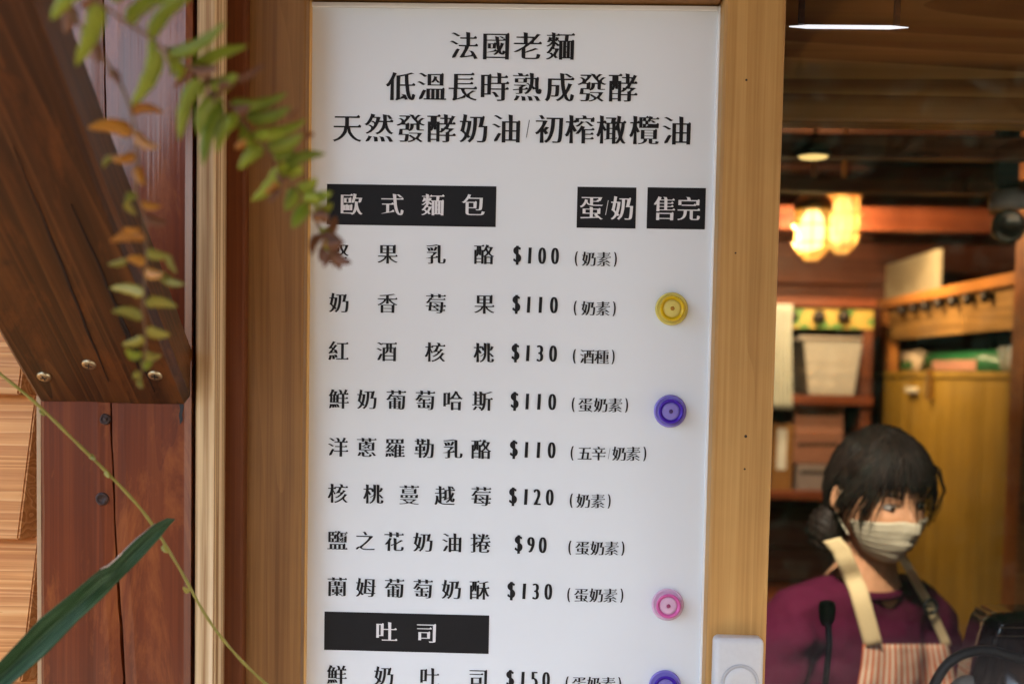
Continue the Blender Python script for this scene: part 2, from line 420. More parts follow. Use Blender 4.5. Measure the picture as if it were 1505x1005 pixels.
# long checks (splits) along the underside
M['check'] = plain('check_dark', (.012, .006, .004), .8)
def brace_pt(px, py, off=0.0):
    d = ray(px, py); n_ = up; tt = (A - CAM).dot(n_) / d.dot(n_); return CAM + d * tt - up * off
for (a0, a1, wd) in (((105, 300), (228, 575), .0009), ((20, 215), (160, 560), .0008), ((160, 420), (205, 545), .0007)):
    p0, p1 = brace_pt(*a0), brace_pt(*a1)
    b = bmesh.new(); vs0 = []
    for i in range(19):
        u = i / 18; c = p0.lerp(p1, u) + wdir * .0018 * mnoise.noise(Vector((u * 6, a0[0], 0))); h = wd * math.sin(math.pi * u) + .0001
        vs0.append((b.verts.new(c - wdir * h - up * .0012), b.verts.new(c + up * .002), b.verts.new(c + wdir * h - up * .0012)))
    for q0, q1 in zip(vs0, vs0[1:]):
        b.faces.new((q0[0], q0[1], q1[1], q1[0])); b.faces.new((q0[1], q0[2], q1[2], q1[1])); b.faces.new((q0[0], q0[2], q1[2], q1[0]))
    place('split', bm_mesh(b), M['check'], brace)
# screws
M['zinc'] = plain('yellow_zinc', (.55, .47, .30), .32, 1.0, .25, .3, 400)
M['black'] = plain('black_plastic', (.012, .012, .013), .4)
def screw(px, py, parent):
    c = brace_pt(px, py, .0006)
    q_ = (-up).to_track_quat('Y', 'Z').to_matrix().to_4x4()
    Mx = Matrix.Translation(c) @ q_
    b = lathe_bm([(.0001, -.004), (.0062, -.004), (.0063, .0004), (.0058, .0011), (.0036, .0015), (.0001, .0016)], 24, (0, 0, 0))
    me = bm_mesh(b); me.transform(Mx); s = place('screw', me, M['zinc'], parent, True)
    b = box_bm(-.0031, .0031, .0012, .0020, -.0006, .0006); box_bm(-.0006, .0006, .0012, .00205, -.0031, .0031, bm=b)
    me = bm_mesh(b); me.transform(Mx @ Matrix.Rotation(R(30 + px), 4, 'Y')); place('cross_slot', me, M['black'], s)
for (a, c_) in ((65, 553), (131, 535), (228, 551)): screw(a, c_, brace)

# =====================================================================================
#  DOOR/WINDOW FRAME MEMBERS
# =====================================================================================
ZT, ZB = 2.5, .02
fr = empty('shop_window', (.3, 0, 0)); tag(fr, 'shop window with oak mullion and large clear pane', 'window')
tr1 = box('trim_board', X_(287, -.086), X_(315, -.086), -.086, .02, ZB, ZT, M['pale'], None, .002); tag(tr1, 'pale pine trim strip beside the stained post', 'trim')
tr2 = box('trim_board', X_(315.6, -.045), X_(359, -.045), -.045, .02, ZB, ZT, M['red_strip'], None, .0025); tag(tr2, 'red brown trim strip between pale pine strip and brown stile', 'trim')

bf = empty('board_frame', (0, 0, 0)); tag(bf, 'wooden frame around the white menu board', 'frame')
sx1 = X_(445.5, -.03)
box('stile', X_(359.8, -.03), sx1, -.03, .024, ZB, ZT, M['stile'], bf, .002)
M['lit_bead'] = wood('lit_orange_bead', [(.45, .22, .045), (.65, .36, .08), (.75, .45, .12)], 2, 1.2, .4, .2, .1, .1)  # light along the stile's edge put into the colour
box('glazing_bead', sx1 + .0005, X_(449.5, -.012), -.012, .02, 1.0, 2.02, M['lit_bead'], bf, .001)
mx0, mx1 = X_(1051, -.03), X_(1140.5, -.03)
box('mullion', mx0, mx1, -.03, .024, ZB, ZT, M['oak'], fr, .003)
b_top = Z_(5, 0, 752)
b_bot = 1.08
box('top_rail', sx1 + .0006, mx0 - .0006, -.026, .022, b_top, b_top + .14, M['stile'], bf, .002)
box('bottom_rail', sx1 + .0006, mx0 - .0006, -.026, .022, b_bot - .12, b_bot, M['stile'], bf, .002)
# closed wall above and below
lowp = box('kick_panel', sx1 + .001, mx0 - .001, -.012, .02, .03, b_bot - .121, M['stile'], bf); upp = box('head_panel', sx1 + .001, mx0 - .001, -.012, .02, b_top + .141, 2.5, M['stile'], bf)
wx1 = 2.05
SILL = 1.10
WT = at(1300, -120, 0).z
box('sill', mx1 + .001, wx1, -.06, .06, SILL - .04, SILL, M['oak'], fr, .004)
box('head', mx1 + .001, wx1, -.03, .03, WT, WT + .09, M['oak'], fr, .003)
box('pane', mx1 + .0008, wx1 - .04, .001, .006, SILL + .0005, WT - .0005, pane_glass('window_glass', (.97, .985, .975), .012), fr, 0)
box('stile', wx1 - .04, wx1 + .03, -.03, .03, SILL + .001, WT - .001, M['oak'], fr, .003)
lwl = empty('front_wall', (1.3, 0, 0)); tag(lwl, 'boarded shop front wall under and above the window', 'wall')
for i in range(7): box('board', mx1 + .002, 2.2, -.02, .02, .02 + i * .148, .165 + i * .148, M['cedar'], lwl, .003)
for i in range(3): box('board', mx1 + .002, 2.2, -.02, .02, WT + .091 + i * .1, WT + .189 + i * .1, M['cedar'], lwl, .003)

# =====================================================================================
#  MENU BOARD
# =====================================================================================
mb = empty('menu_board', (0, 0, 1.05)); tag(mb, 'tall white menu board with black Chinese lettering and prices', 'menu board')
M['sheet'] = plain('white_enamel', (.745, .80, .82), .24, 0, .012, 0, 7, .5)
M['acryl'] = plain('acrylic_edge', (.80, .82, .80), .2, 0, .02, 0, 20, .5)
bx0, bx1 = X_(445.9, .0), X_(1049, .0)
box('panel', bx0, bx1, 0, .012, b_bot + .001, b_top - .001, M['sheet'], mb, 0)
e1 = X_(1041.5, 0)
box('edge_strip', e1, bx1 - .0002, -.0035, -.0001, b_bot + .001, b_top - .0012, M['acryl'], mb, .0008)
box('edge_strip', bx0 + .0002, bx0 + .004, -.0035, -.0001, b_bot + .001, b_top - .0012, M['acryl'], mb, .0008)
box('edge_strip', bx0 + .0045, e1 - .0004, -.0030, -.0001, b_top - .0062, b_top - .0014, M['acryl'], mb, .0008)

# ---- lettering: built-in font outlines reshaped to a high-contrast serif (thin level strokes, thick uprights)
_gl = {}
def sample_curve(ch):
    cu = bpy.data.curves.new('g', 'FONT'); cu.body = ch; cu.size = 1; cu.resolution_u = 4
    o = bpy.data.objects.new('g', cu); C.objects.link(o)
    dg = bpy.context.evaluated_depsgraph_get()
    c = o.to_curve(dg); polys = []
    for s in c.splines:
        pts = []
        if s.type == 'BEZIER':
            bp = s.bezier_points; n_ = len(bp)
            for i in range(n_):
                a, b_ = bp[i], bp[(i + 1) % n_]
                p0, p1, p2, p3 = a.co.xy, a.handle_right.xy, b_.handle_left.xy, b_.co.xy
                d = (p3 - p0)
                straight = d.length < 1e-6 or (abs(d.cross(p1 - p0)) / max(d.length, 1e-6) < .002 and abs(d.cross(p2 - p0)) / max(d.length, 1e-6) < .002)
                for k_ in range(1 if straight else 5):
                    u = k_ / 5; v = 1 - u
                    pts.append(p0 * v ** 3 + p1 * 3 * v * v * u + p2 * 3 * v * u * u + p3 * u ** 3)
        else: pts = [p_.co.xy for p_ in s.points]
        q = []
        for v in pts:
            if not q or (v - q[-1]).length > .0015: q.append(Vector(v))
        if len(q) > 2 and (q[0] - q[-1]).length < .0015: q.pop()
        if len(q) > 2: polys.append(q)
    o.to_curve_clear(); bpy.data.objects.remove(o); bpy.data.curves.remove(cu)
    return polys
def area(q): return sum(q[i].cross(q[(i + 1) % len(q)]) for i in range(len(q))) / 2
def glyph(ch):
    if ch in _gl: return _gl[ch]
    polys = sample_curve(ch)
    cjk = ord(ch) > 0x2e80
    if not polys: _gl[ch] = []; return []
    big = max(polys, key=lambda q: abs(area(q))); sgn = 1 if area(big) > 0 else -1
    if not cjk:
        for q in polys:
            for v in q: v.x *= .60
            if ch == '1':
                for v in q: v.x += .03 * v.y
    a, b_ = (.0265, .0135) if cjk else (.030, .016)
    if ch == '1': a = .034
    if ch in '()': a, b_ = .026, .0
    if ch == '/': a, b_ = -.008, .0
    out = []
    for q in polys:
        n_ = len(q); res = []
        en = []; el = []
        for i in range(n_):
            d = q[(i + 1) % n_] - q[i]; el.append(d.length); d.normalize(); en.append(Vector((d.y, -d.x)) * sgn)
        def disp(i):
            n0, n1 = en[i - 1], en[i]; m_ = (n0 + n1) / max(.45, 1 + n0.dot(n1)); return Vector((a * m_.x, -b_ * m_.y))
        newp = [q[i] + disp(i) for i in range(n_)]
        def turn(i): # >0 convex
            return en[i - 1].cross(en[i]) * sgn
        term = {}
        for i in range(n_):
            if .035 < el[i] < .10 and turn(i) > .72 and turn((i + 1) % n_) > .72: term[i] = en[i]
        add_at = {}
        if cjk:
            for i, nn in term.items():
                j = (i + 1) % n_
                if nn.x > .95:
                    top = i if q[i].y > q[j].y else j
                    pr_len = el[i - 1] if top == i else el[j]
                    if pr_len > .07: add_at[top] = (1.0, top == i)
                elif nn.x < -.25 and nn.y < -.1:
                    mid = (newp[i] + newp[j]) / 2; newp[i] = newp[i].lerp(mid, .82); newp[j] = newp[j].lerp(mid, .82)
                elif nn.y > .9:    # top of an upright: slanted start
                    lft = i if q[i].x < q[j].x else j; newp[lft] = newp[lft] + Vector((-.018, .012)); rgt = j if lft == i else i; newp[rgt] = newp[rgt] + Vector((.0, -.012))
            for i in range(n_):
                if i in add_at: continue
                n0, n1 = en[i - 1], en[i]
                if turn(i) > .9 and el[i - 1] > .1 and el[i] > .1:
                    if (n0.y > .97 and n1.x > .97): add_at[i] = (.75, True)
                    elif (n1.y > .97 and n0.x > .97): add_at[i] = (.75, False)
        for i in range(n_):
            if i in add_at:
                k_, first = add_at[i]; P = newp[i]
                trip = [P + Vector((-.105 * k_, 0)), P + Vector((-.04 * k_, .052 * k_)), P + Vector((.014 * k_, .002))]
                res += trip if first else trip[::-1]
            else: res.append(newp[i])
        out.append(res)
    xs = [v.x for q in out for v in q]; ys = [v.y for q in out for v in q]
    cx = (min(xs) + max(xs)) / 2
    if cjk: cy = .38; 
    else: cy = (min(ys) + max(ys)) / 2
    out = [[Vector((v.x - cx, v.y - cy)) for v in q] for q in out]
    _gl[ch] = out; return out

M['ink'] = plain('black_ink', (.010, .010, .011), .5, 0, .05, spec=.25)
M['ink_w'] = plain('white_ink', (.72, .72, .72), .4, 0, .03)
from mathutils.geometry import delaunay_2d_cdt
_tri = {}
def glyph_tris(ch):
    """triangles of the glyph: constrained triangulation, kept where the winding number is not zero"""
    if ch in _tri: return _tri[ch]
    G = glyph(ch)
    if not G: _tri[ch] = ([], []); return _tri[ch]
    vs_, es = [], []
    for q in G:
        k0 = len(vs_); vs_ += q; n_ = len(q)
        es += [(k0 + i, k0 + (i + 1) % n_) for i in range(n_)]
    r_ = delaunay_2d_cdt(vs_, es, [], 0, 1e-5, False)
    V, T = r_[0], r_[2]
    A = np.array([vs_[a] for a, b_ in es]); Bb = np.array([vs_[b_] for a, b_ in es])
    keep = []
    for tr_ in T:
        c = sum((V[i] for i in tr_), Vector((0, 0))) / len(tr_)
        up_ = (A[:, 1] <= c.y) & (Bb[:, 1] > c.y); dn = (A[:, 1] > c.y) & (Bb[:, 1] <= c.y)
        side = (Bb[:, 0] - A[:, 0]) * (c.y - A[:, 1]) - (c.x - A[:, 0]) * (Bb[:, 1] - A[:, 1])
        if int((up_ & (side > 0)).sum()) - int((dn & (side < 0)).sum()) != 0: keep.append(tr_)
    _tri[ch] = (V, keep); return _tri[ch]
def run(name, chars, mat, parent, Y=-.0006, sx=1.0, sy=1.0):
    """chars: (char, px, py, em size in px); every printed character is its own flat mesh"""
    for ch, px, py, sz in chars:
        c = at(px, py, Y); s = sz / 1500.0
        key = (ch, round(sz, 2), sx, sy, mat.name)
        if key not in _run:
            V, T = glyph_tris(ch); me = bpy.data.meshes.new(name)
            me.from_pydata([(v.x * s * sx, 0, v.y * s * sy) for v in V], [], [tuple(t_) for t_ in T]); me.update()
            b_ = bmesh.new(); b_.from_mesh(me); bmesh.ops.delete(b_, geom=[v for v in b_.verts if not v.link_faces], context='VERTS')
            for f_ in b_.faces:
                f_.normal_update()
                if f_.normal.y > 0: f_.normal_flip()
            b_.to_mesh(me); b_.free()
            me.materials.append(mat); _run[key] = me
        o = mobj(name, _run[key], None, parent); o.location = c
_run = {}
def z3(x, y): return 440 + x / 2.427, y / 2.427
def z4(x, y): return 440 + x / 2.427, 330 + y / 2.427
def z5(x, y): return 440 + x / 2.427, 660 + y / 2.427
def line(zf, s, xs, y0, y1, size):
    n_ = len(s); out = []
    for i, (ch, x) in enumerate(zip(s, xs)):
        u = (x - xs[0]) / max(1, xs[-1] - xs[0]); px, py = zf(x, y0 + (y1 - y0) * u); out.append((ch, px, py, size))
    return out
TS = 43
run('title_character', line(z3, '法國老麵', (587, 702, 815, 930), 164, 166, TS - 1), M['ink'], mb, sy=1.02)
run('title_character', line(z3, '低溫長時熟成發酵', (361, 472, 585, 698, 813, 928, 1043, 1155), 309, 314, TS), M['ink'], mb, sy=1.04)
run('title_character', line(z3, '天然發酵奶油', (171, 284, 397, 507, 620, 737), 457, 460, TS), M['ink'], mb, sy=1.04)
run('title_character', line(z3, '/', (815,), 460, 460, 36), M['ink'], mb)
run('title_character', line(z3, '初榨橄欖油', (890, 1000, 1113, 1230, 1345), 461, 467, TS), M['ink'], mb, sy=1.04)
def bar(zf, pts, name='header_bar'):
    P = [at(*zf(*q), -.0004) for q in pts]      # corners in the photo, squared up on the board
    x0 = (P[0].x + P[3].x) / 2; x1 = (P[1].x + P[2].x) / 2; z1 = (P[0].z + P[1].z) / 2; z0 = (P[2].z + P[3].z) / 2
    return box(name, x0, x1, -.0005, -.00005, z0, z1, M['ink'], mb, 0)
b1 = bar(z3, ((98, 658), (702, 664), (701, 808), (98, 803)))
run('character', line(z3, '歐式麵包', (187, 332, 475, 620), 729, 732, 34), M['ink_w'], b1, -.0009)
b2 = bar(z3, ((991, 667), (1201, 669), (1200, 815), (990, 813)))
run('character', line(z3, '蛋', (1042,), 741, 741, 34), M['ink_w'], b2, -.0009, sy=1.1)
run('character', line(z3, '/', (1097,), 741, 741, 30), M['ink_w'], b2, -.0009)
run('character', line(z3, '奶', (1150,), 743, 743, 34), M['ink_w'], b2, -.0009, sy=1.1)
b3 = bar(z3, ((1241, 669), (1449, 671), (1447, 818), (1240, 816)))
run('character', line(z3, '售完', (1302, 1388), 744, 745, 34), M['ink_w'], b3, -.0009, sy=1.1)
IS, PS, NS_ = 30.5, 35.5, 21.5
ROWS = [
 (z4, '堅果乳酪', (142, 315, 487, 660), 104, 107, '$100', (777, 822, 866, 912), 111, '(奶素)', (988, 1032, 1085, 1127), 123),
 (z4, '奶香莓果', (140, 314, 486, 660), 279, 284, '$110', (774, 818, 860, 908), 286, '(奶素)', (984, 1030, 1082, 1123), 299),
 (z4, '紅酒核桃', (139, 311, 484, 658), 451, 457, '$130', (771, 815, 858, 905), 459, '(酒種)', (981, 1026, 1078, 1119), 471),
 (z4, '鮮奶葡萄哈斯', (140, 240, 344, 448, 549, 653), 622, 629, '$110', (768, 813, 855, 902), 631, '(蛋奶素)', (977, 1021, 1074, 1126, 1167), 643),
 (z4, '洋蔥羅勒乳酪', (138, 240, 341, 445, 547, 650), 793, 801, '$110', (765, 810, 853, 900), 803, '(五辛/奶素)', (973, 1018, 1068, 1105, 1140, 1190, 1232), 816),
 (z5, '核桃蔓越莓', (137, 264, 392, 519, 648), 157, 168, '$120', (762, 808, 848, 893), 170, '(奶素)', (970, 1012, 1064, 1105), 184),
 (z5, '鹽之花奶油捲', (136, 236, 338, 440, 543, 647), 325, 335, '$90', (782, 826, 868), 340, '(蛋奶素)', (965, 1010, 1062, 1113, 1154), 352),
 (z5, '蘭姆葡萄奶酥', (135, 236, 338, 440, 541, 643), 490, 502, '$130', (756, 802, 843, 888), 506, '(蛋奶素)', (961, 1006, 1058, 1108, 1150), 520),
 (z5, '鮮奶吐司', (133, 300, 466, 638), 803, 816, '$150', (752, 797, 838, 880), 820, '(蛋奶素)', (955, 998, 1050, 1101, 1142), 835),
]
for (zf, nm, nx, ya, yb, pr, pxs, py_, nt_, nxs, ny_) in ROWS:
    run('name_character', line(zf, nm, nx, ya, yb, IS), M['ink'], mb, sy=1.03)
    run('price_character', line(zf, pr, pxs, py_ - 1, py_ + 1.5, PS), M['ink'], mb)
    run('note_character', line(zf, nt_, nxs, ny_ - 1, ny_ + 1.5, NS_), M['ink'], mb, sy=1.06)
b4 = bar(z5, ((90, 578), (677, 592), (675, 729), (88, 714)))
run('character', line(z5, '吐司', (312, 453), 650, 654, 33), M['ink_w'], b4, -.0009)

# =====================================================================================
#  MAGNETIC PINS
# =====================================================================================
def tinted(name, col, rough=.12):
    m, t, p = new_mat(name)
    p.inputs['Base Color'].default_value = (*col, 1); p.inputs['Roughness'].default_value = rough
    p.inputs['Transmission Weight'].default_value = .45; p.inputs['IOR'].default_value = 1.3
    return m
def pin(px, py, col, core, label, rim):
    c = at(px, py, -.001)
    e = empty('magnetic_pin', (c.x, -.0006, c.z)); tag(e, label, 'magnet', 'coloured pins on the menu board')
    cm, rm, km = tinted('pin_body', col), tinted('pin_rim', rim), plain('pin_core', core, .3, 0, .1)
    # foot flange, waist, head flange; axis towards the viewer (-Y)
    O = (c.x, -.0006, c.z)
    place('flange', bm_mesh(lathe_bm([(.0001, 0), (.0148, 0), (.0157, -.0007), (.0159, -.0018), (.0152, -.0028), (.0140, -.0030), (.0132, -.0022), (.0122, -.0020), (.0001, -.0020)], 48, O)), rm, e, True)
    place('body', bm_mesh(lathe_bm([(.0001, -.0021), (.0100, -.0021), (.0106, -.0050), (.0118, -.0092), (.0120, -.0102), (.0112, -.0110), (.0100, -.0106), (.0092, -.0084), (.0001, -.0080)], 48, O)), cm, e, True)
    place('cap_disc', bm_mesh(lathe_bm([(.0001, -.0081), (.0086, -.0081), (.0084, -.0089), (.0060, -.0093), (.0001, -.0096)], 40, O)), rm, e, True)
    place('core', bm_mesh(lathe_bm([(.0001, -.0097), (.0018, -.0097), (.0020, -.0100), (.0010, -.0104), (.0001, -.0105)], 14, O)), km, e, True)
pin(986.8, 454, (.95, .68, .02), (.35, .16, .01), 'yellow round magnetic pin beside the second price line', (.97, .86, .25))
pin(984.7, 604, (.10, .035, .62), (.05, .02, .12), 'purple round magnetic pin beside the fourth price line', (.42, .36, .90))
pin(981, 887.5, (.95, .22, .60), (.30, .04, .12), 'pink round magnetic pin just above the last black bar', (.97, .74, .92))
pin(977, 1007, (.10, .035, .62), (.05, .02, .12), 'purple round magnetic pin cut off by the bottom edge', (.42, .36, .90))

M['hole'] = plain('nail_hole', (.03, .015, .008), .8)
for x, y, r_ in ((1096, 641, .0013), (1094.5, 689, .0009), (1097, 118, .001), (1081, 372, .0008)):
    c = at(x, y, -.0303); place('nail_hole', bm_mesh(lathe_bm([(.0001, .0002), (r_, .0002), (r_ * 1.1, -.0001), (.0001, -.0002)], 12, (c.x, c.y, c.z))), M['hole'], fr)

# =====================================================================================
#  DOORBELL on the mullion
# =====================================================================================
M['white_p'] = plain('white_plastic', (.57, .58, .575), .35, 0, .03, .1, 200)
Yb = -.0305
q0, q1 = at(1051, 937, Yb - .022), at(1124, 937, Yb - .022)
db = empty('doorbell', ((q0.x + q1.x) / 2, Yb, q0.z - .04)); tag(db, 'white wireless doorbell with a round button on the oak mullion', 'doorbell')
b = box_bm(q0.x, q1.x, Yb - .022, Yb, q0.z - .086, q0.z, .0055, 5)
place('casing', bm_mesh(b), M['white_p'], db, True)
c = at(1088, 1003, Yb - .0222)
place('button_ring', bm_mesh(lathe_bm([(.0150, .001), (.0178, .001), (.0178, -.0006), (.0172, -.0013), (.0158, -.0013), (.0150, -.0004)], 40, (c.x, Yb - .0222, c.z))), plain('grey_ring', (.42, .43, .44), .3, 0), db, True)
place('button', bm_mesh(lathe_bm([(.0147, .001), (.0147, -.0006), (.0138, -.0014), (.008, -.0008), (.0001, -.0005)], 40, (c.x, Yb - .0222, c.z))), M['white_p'], db, True)

# =====================================================================================
#  PLANTS
# =====================================================================================
M['fern_g'] = leafy('fern_green', (.13, .195, .010), (.34, .39, .03), .42)
M['fern_y'] = leafy('fern_yellow', (.17, .19, .03), (.38, .33, .05), .4)
M['fern_o'] = leafy('fern_orange', (.34, .13, .015), (.52, .23, .025), .35)
M['fern_b'] = leafy('fern_brown', (.10, .035, .015), (.2, .08, .03), .25)
M['stem_b'] = plain('fern_stem', (.14, .08, .03), .6)
FM = {'g': M['fern_g'], 'y': M['fern_y'], 'o': M['fern_o'], 'b': M['fern_b']}
def leaflet(parent, base, tip, wpx, mk, curl=0.0):
    base, tip = Vector(base), Vector(tip)
    ax = tip - base; Lg = ax.length; t_ = ax.normalized()
    view = (base - CAM).normalized(); s_ = t_.cross(view).normalized()
    s_ = (s_ + view * random.uniform(-.5, .5)).normalized(); n_ = s_.cross(t_).normalized()
    b = bmesh.new(); NL = 12; prev = None
    bend = random.uniform(-.10, .14) + curl; wob = random.uniform(0, 9)
    side = random.choice((-1, 1)) * random.uniform(.04, .12)
    for i in range(NL + 1):
        u = i / NL
        prof = (min(1, u / .13) ** .6) * (1 - u ** 2.6) ** .75
        if i == NL: prof = .02
        w_ = wpx * prof * .47
        c_ = base + t_ * Lg * u + n_ * Lg * bend * u * u + s_ * Lg * side * math.sin(math.pi * u)
        wv = .10 * w_ * math.sin(u * 22 + wob)
        row = [c_ - s_ * (w_ + wv) + n_ * w_ * .28, c_ - s_ * w_ * .5 + n_ * w_ * .08, c_, c_ + s_ * w_ * .5 + n_ * w_ * .08, c_ + s_ * (w_ + wv * .7) + n_ * w_ * .28]
        row = [b.verts.new(v) for v in row]
        if prev:
            for k_ in range(4): b.faces.new((prev[k_], prev[k_ + 1], row[k_ + 1], row[k_]))
        prev = row
    me = bm_mesh(b); c = centred(me); o = mobj('leaflet', me, FM[mk], parent, True); o.location = c
    md = o.modifiers.new('s', 'SOLIDIFY'); md.thickness = .0003
    return o
def frond(label, stem, leaves, scale, Y0, Y1, group='fern fronds'):
    """stem: photo-crop points; leaves: (base, tip, width, kind); depth runs Y0..Y1 down the stem"""
    tot = len(stem) - 1
    P = []
    for i, (x, y) in enumerate(stem): P.append(at(x / scale, y / scale, Y0 + (Y1 - Y0) * i / tot))
    e = empty('fern_frond', P[0]); tag(e, label, 'fern frond', group)
    # smooth it
    Q = []
    for i in range(len(P) - 1):
        p0, p1, p2, p3 = P[max(i - 1, 0)], P[i], P[i + 1], P[min(i + 2, len(P) - 1)]
        for k_ in range(5):
            u = k_ / 5; Q.append(.5 * ((2 * p1) + (p2 - p0) * u + (2 * p0 - 5 * p1 + 4 * p2 - p3) * u * u + (3 * p1 - p0 - 3 * p2 + p3) * u ** 3))
    Q.append(P[-1]); n_ = len(Q)
    place('stem', bm_mesh(tube_bm(Q, [.0011 * (1 - .65 * i / n_) for i in range(n_)], 6)), M['stem_b'], e, True)
    for (ba, ti, wd, mk) in leaves:
        # depth of the stem at the nearest stem point
        k_ = min(range(len(stem)), key=lambda i: (stem[i][0] - ba[0]) ** 2 + (stem[i][1] - ba[1]) ** 2)
        Yd = Y0 + (Y1 - Y0) * k_ / tot
        dY = random.uniform(-.018, .018)
        leaflet(e, at(ba[0] / scale, ba[1] / scale, Yd), at(ti[0] / scale, ti[1] / scale, Yd + dY), wd / scale * (Yd - CAM.y) / F, mk)
    return e
stemA = [(150, -150), (240, -30), (310, 20), (370, 65), (440, 110), (500, 160), (560, 205), (620, 255), (680, 315), (740, 390), (800, 455), (850, 520), (890, 580), (925, 640), (950, 700), (985, 760)]
leavesA = [((235, -40), (150, 60), 50, 'g'), ((300, 8), (222, 195), 66, 'g'), ((330, 5), (420, -60), 50, 'g'), ((370, 68), (525, -12), 50, 'g'), ((440, 115), (575, -10), 52, 'g'), ((470, 145), (388, 315), 56, 'g'),
 ((498, 165), (662, 64), 46, 'g'), ((565, 205), (732, 130), 46, 'g'), ((585, 230), (528, 418), 48, 'g'), ((622, 262), (695, 220), 54, 'g'), ((640, 285), (590, 400), 50, 'g'), ((655, 300), (600, 485), 50, 'g'),
 ((680, 305), (845, 275), 42, 'g'), ((700, 335), (640, 450), 46, 'g'), ((725, 350), (858, 318), 44, 'g'), ((735, 380), (690, 440), 40, 'o'), ((750, 400), (902, 358), 42, 'g'), ((775, 430), (705, 500), 46, 'g'),
 ((790, 440), (890, 400), 48, 'g'), ((830, 495), (735, 600), 48, 'g'), ((835, 500), (962, 458), 40, 'g'), ((850, 520), (820, 480), 40, 'g'), ((870, 560), (850, 620), 44, 'g'), ((880, 560), (935, 530), 44, 'g'), ((905, 600), (862, 668), 44, 'g'), ((900, 590), (975, 570), 42, 'g'), ((925, 625), (985, 600), 36, 'g'),
 ((690, 240), (780, 190), 26, 'b'), ((610, 330), (640, 380), 30, 'b'), ((850, 350), (880, 320), 22, 'b'), ((890, 410), (930, 395), 24, 'b'), ((930, 640), (975, 655), 30, 'o'), ((945, 650), (965, 640), 30, 'b'), ((820, 540), (780, 570), 26, 'o'), ((600, 250), (640, 235), 24, 'b'), ((830, 560), (800, 600), 22, 'b'),
 ((970, 720), (945, 740), 26, 'b'), ((965, 735), (1000, 700), 24, 'b'), ((985, 755), (955, 790), 18, 'b')]
random.seed(21)
for i in range(4, 15):          # small inner and withered pinnae that fill the frond
    (xa, ya), (xb, yb) = stemA[i], stemA[min(i + 1, 15)]
    for k_ in range(3):
        u = random.random(); bx_, by_ = xa + (xb - xa) * u, ya + (yb - ya) * u; an = random.choice((-1, 1)) * random.uniform(.7, 1.3) + math.atan2(yb - ya, xb - xa); ln = random.uniform(35, 80)
        leavesA.append(((bx_, by_), (bx_ + ln * math.cos(an), by_ + ln * math.sin(an)), random.uniform(26, 40), random.choice('gggbb' if i > 6 else 'ggb')))
frond('green fern frond arching down across the pine strip to the menu board', stemA, leavesA, 2.01, -.58, -.45)
frond('withered brown fern tip hanging over the first menu line', [(925, 640), (955, 690), (975, 740), (985, 790)],
      [((960, 690), (990, 640), 34, 'b'), ((975, 720), (945, 775), 32, 'b'), ((980, 740), (1030, 770), 34, 'b'), ((980, 760), (1010, 800), 30, 'b')], 2.01, -.45, -.41)
stemB = [(170, -120), (200, 10), (240, 80), (290, 150), (335, 215), (370, 280), (392, 350), (402, 430), (406, 500), (402, 570), (425, 640), (432, 710), (432, 780), (426, 850), (422, 920), (430, 990), (428, 1050), (415, 1110), (412, 1138)]
leavesB = [((200, 10), (195, 100), 50, 'b'), ((240, 20), (280, -10), 40, 'b'), ((262, 115), (290, 190), 50, 'b'), ((320, 205), (355, 255), 30, 'b'), ((190, 30), (230, 60), 30, 'b'),
 ((385, 330), (488, 336), 34, 'o'), ((395, 392), (262, 376), 50, 'o'), ((395, 390), (478, 442), 34, 'o'), ((402, 462), (318, 462), 32, 'o'), ((330, 462), (305, 498), 20, 'y'), ((395, 455), (350, 470), 30, 'o'), ((404, 490), (428, 545), 34, 'o'),
 ((400, 572), (372, 600), 30, 'y'), ((372, 595), (405, 638), 24, 'y'), ((418, 600), (478, 606), 26, 'o'), ((425, 640), (492, 655), 36, 'b'), ((430, 700), (335, 715), 40, 'o'), ((420, 690), (370, 680), 40, 'o'),
 ((432, 745), (500, 755), 34, 'y'), ((495, 752), (520, 808), 24, 'y'), ((430, 775), (372, 765), 34, 'o'), ((375, 770), (318, 782), 24, 'y'), ((428, 800), (480, 808), 36, 'o'), ((470, 808), (542, 838), 30, 'y'),
 ((426, 868), (318, 848), 38, 'y'), ((428, 892), (525, 908), 38, 'y'), ((420, 940), (330, 922), 38, 'y'), ((430, 975), (502, 992), 38, 'y'), ((426, 1000), (360, 1020), 34, 'y'), ((425, 1045), (475, 1050), 34, 'y'), ((420, 1050), (370, 1030), 30, 'g'), ((418, 1080), (450, 1070), 30, 'g'), ((414, 1100), (396, 1120), 24, 'y'), ((412, 1120), (420, 1140), 18, 'y')]
frond('hanging fern frond turning from orange to yellow green in front of the brace', stemB, leavesB, 2.01, -.54, -.45)

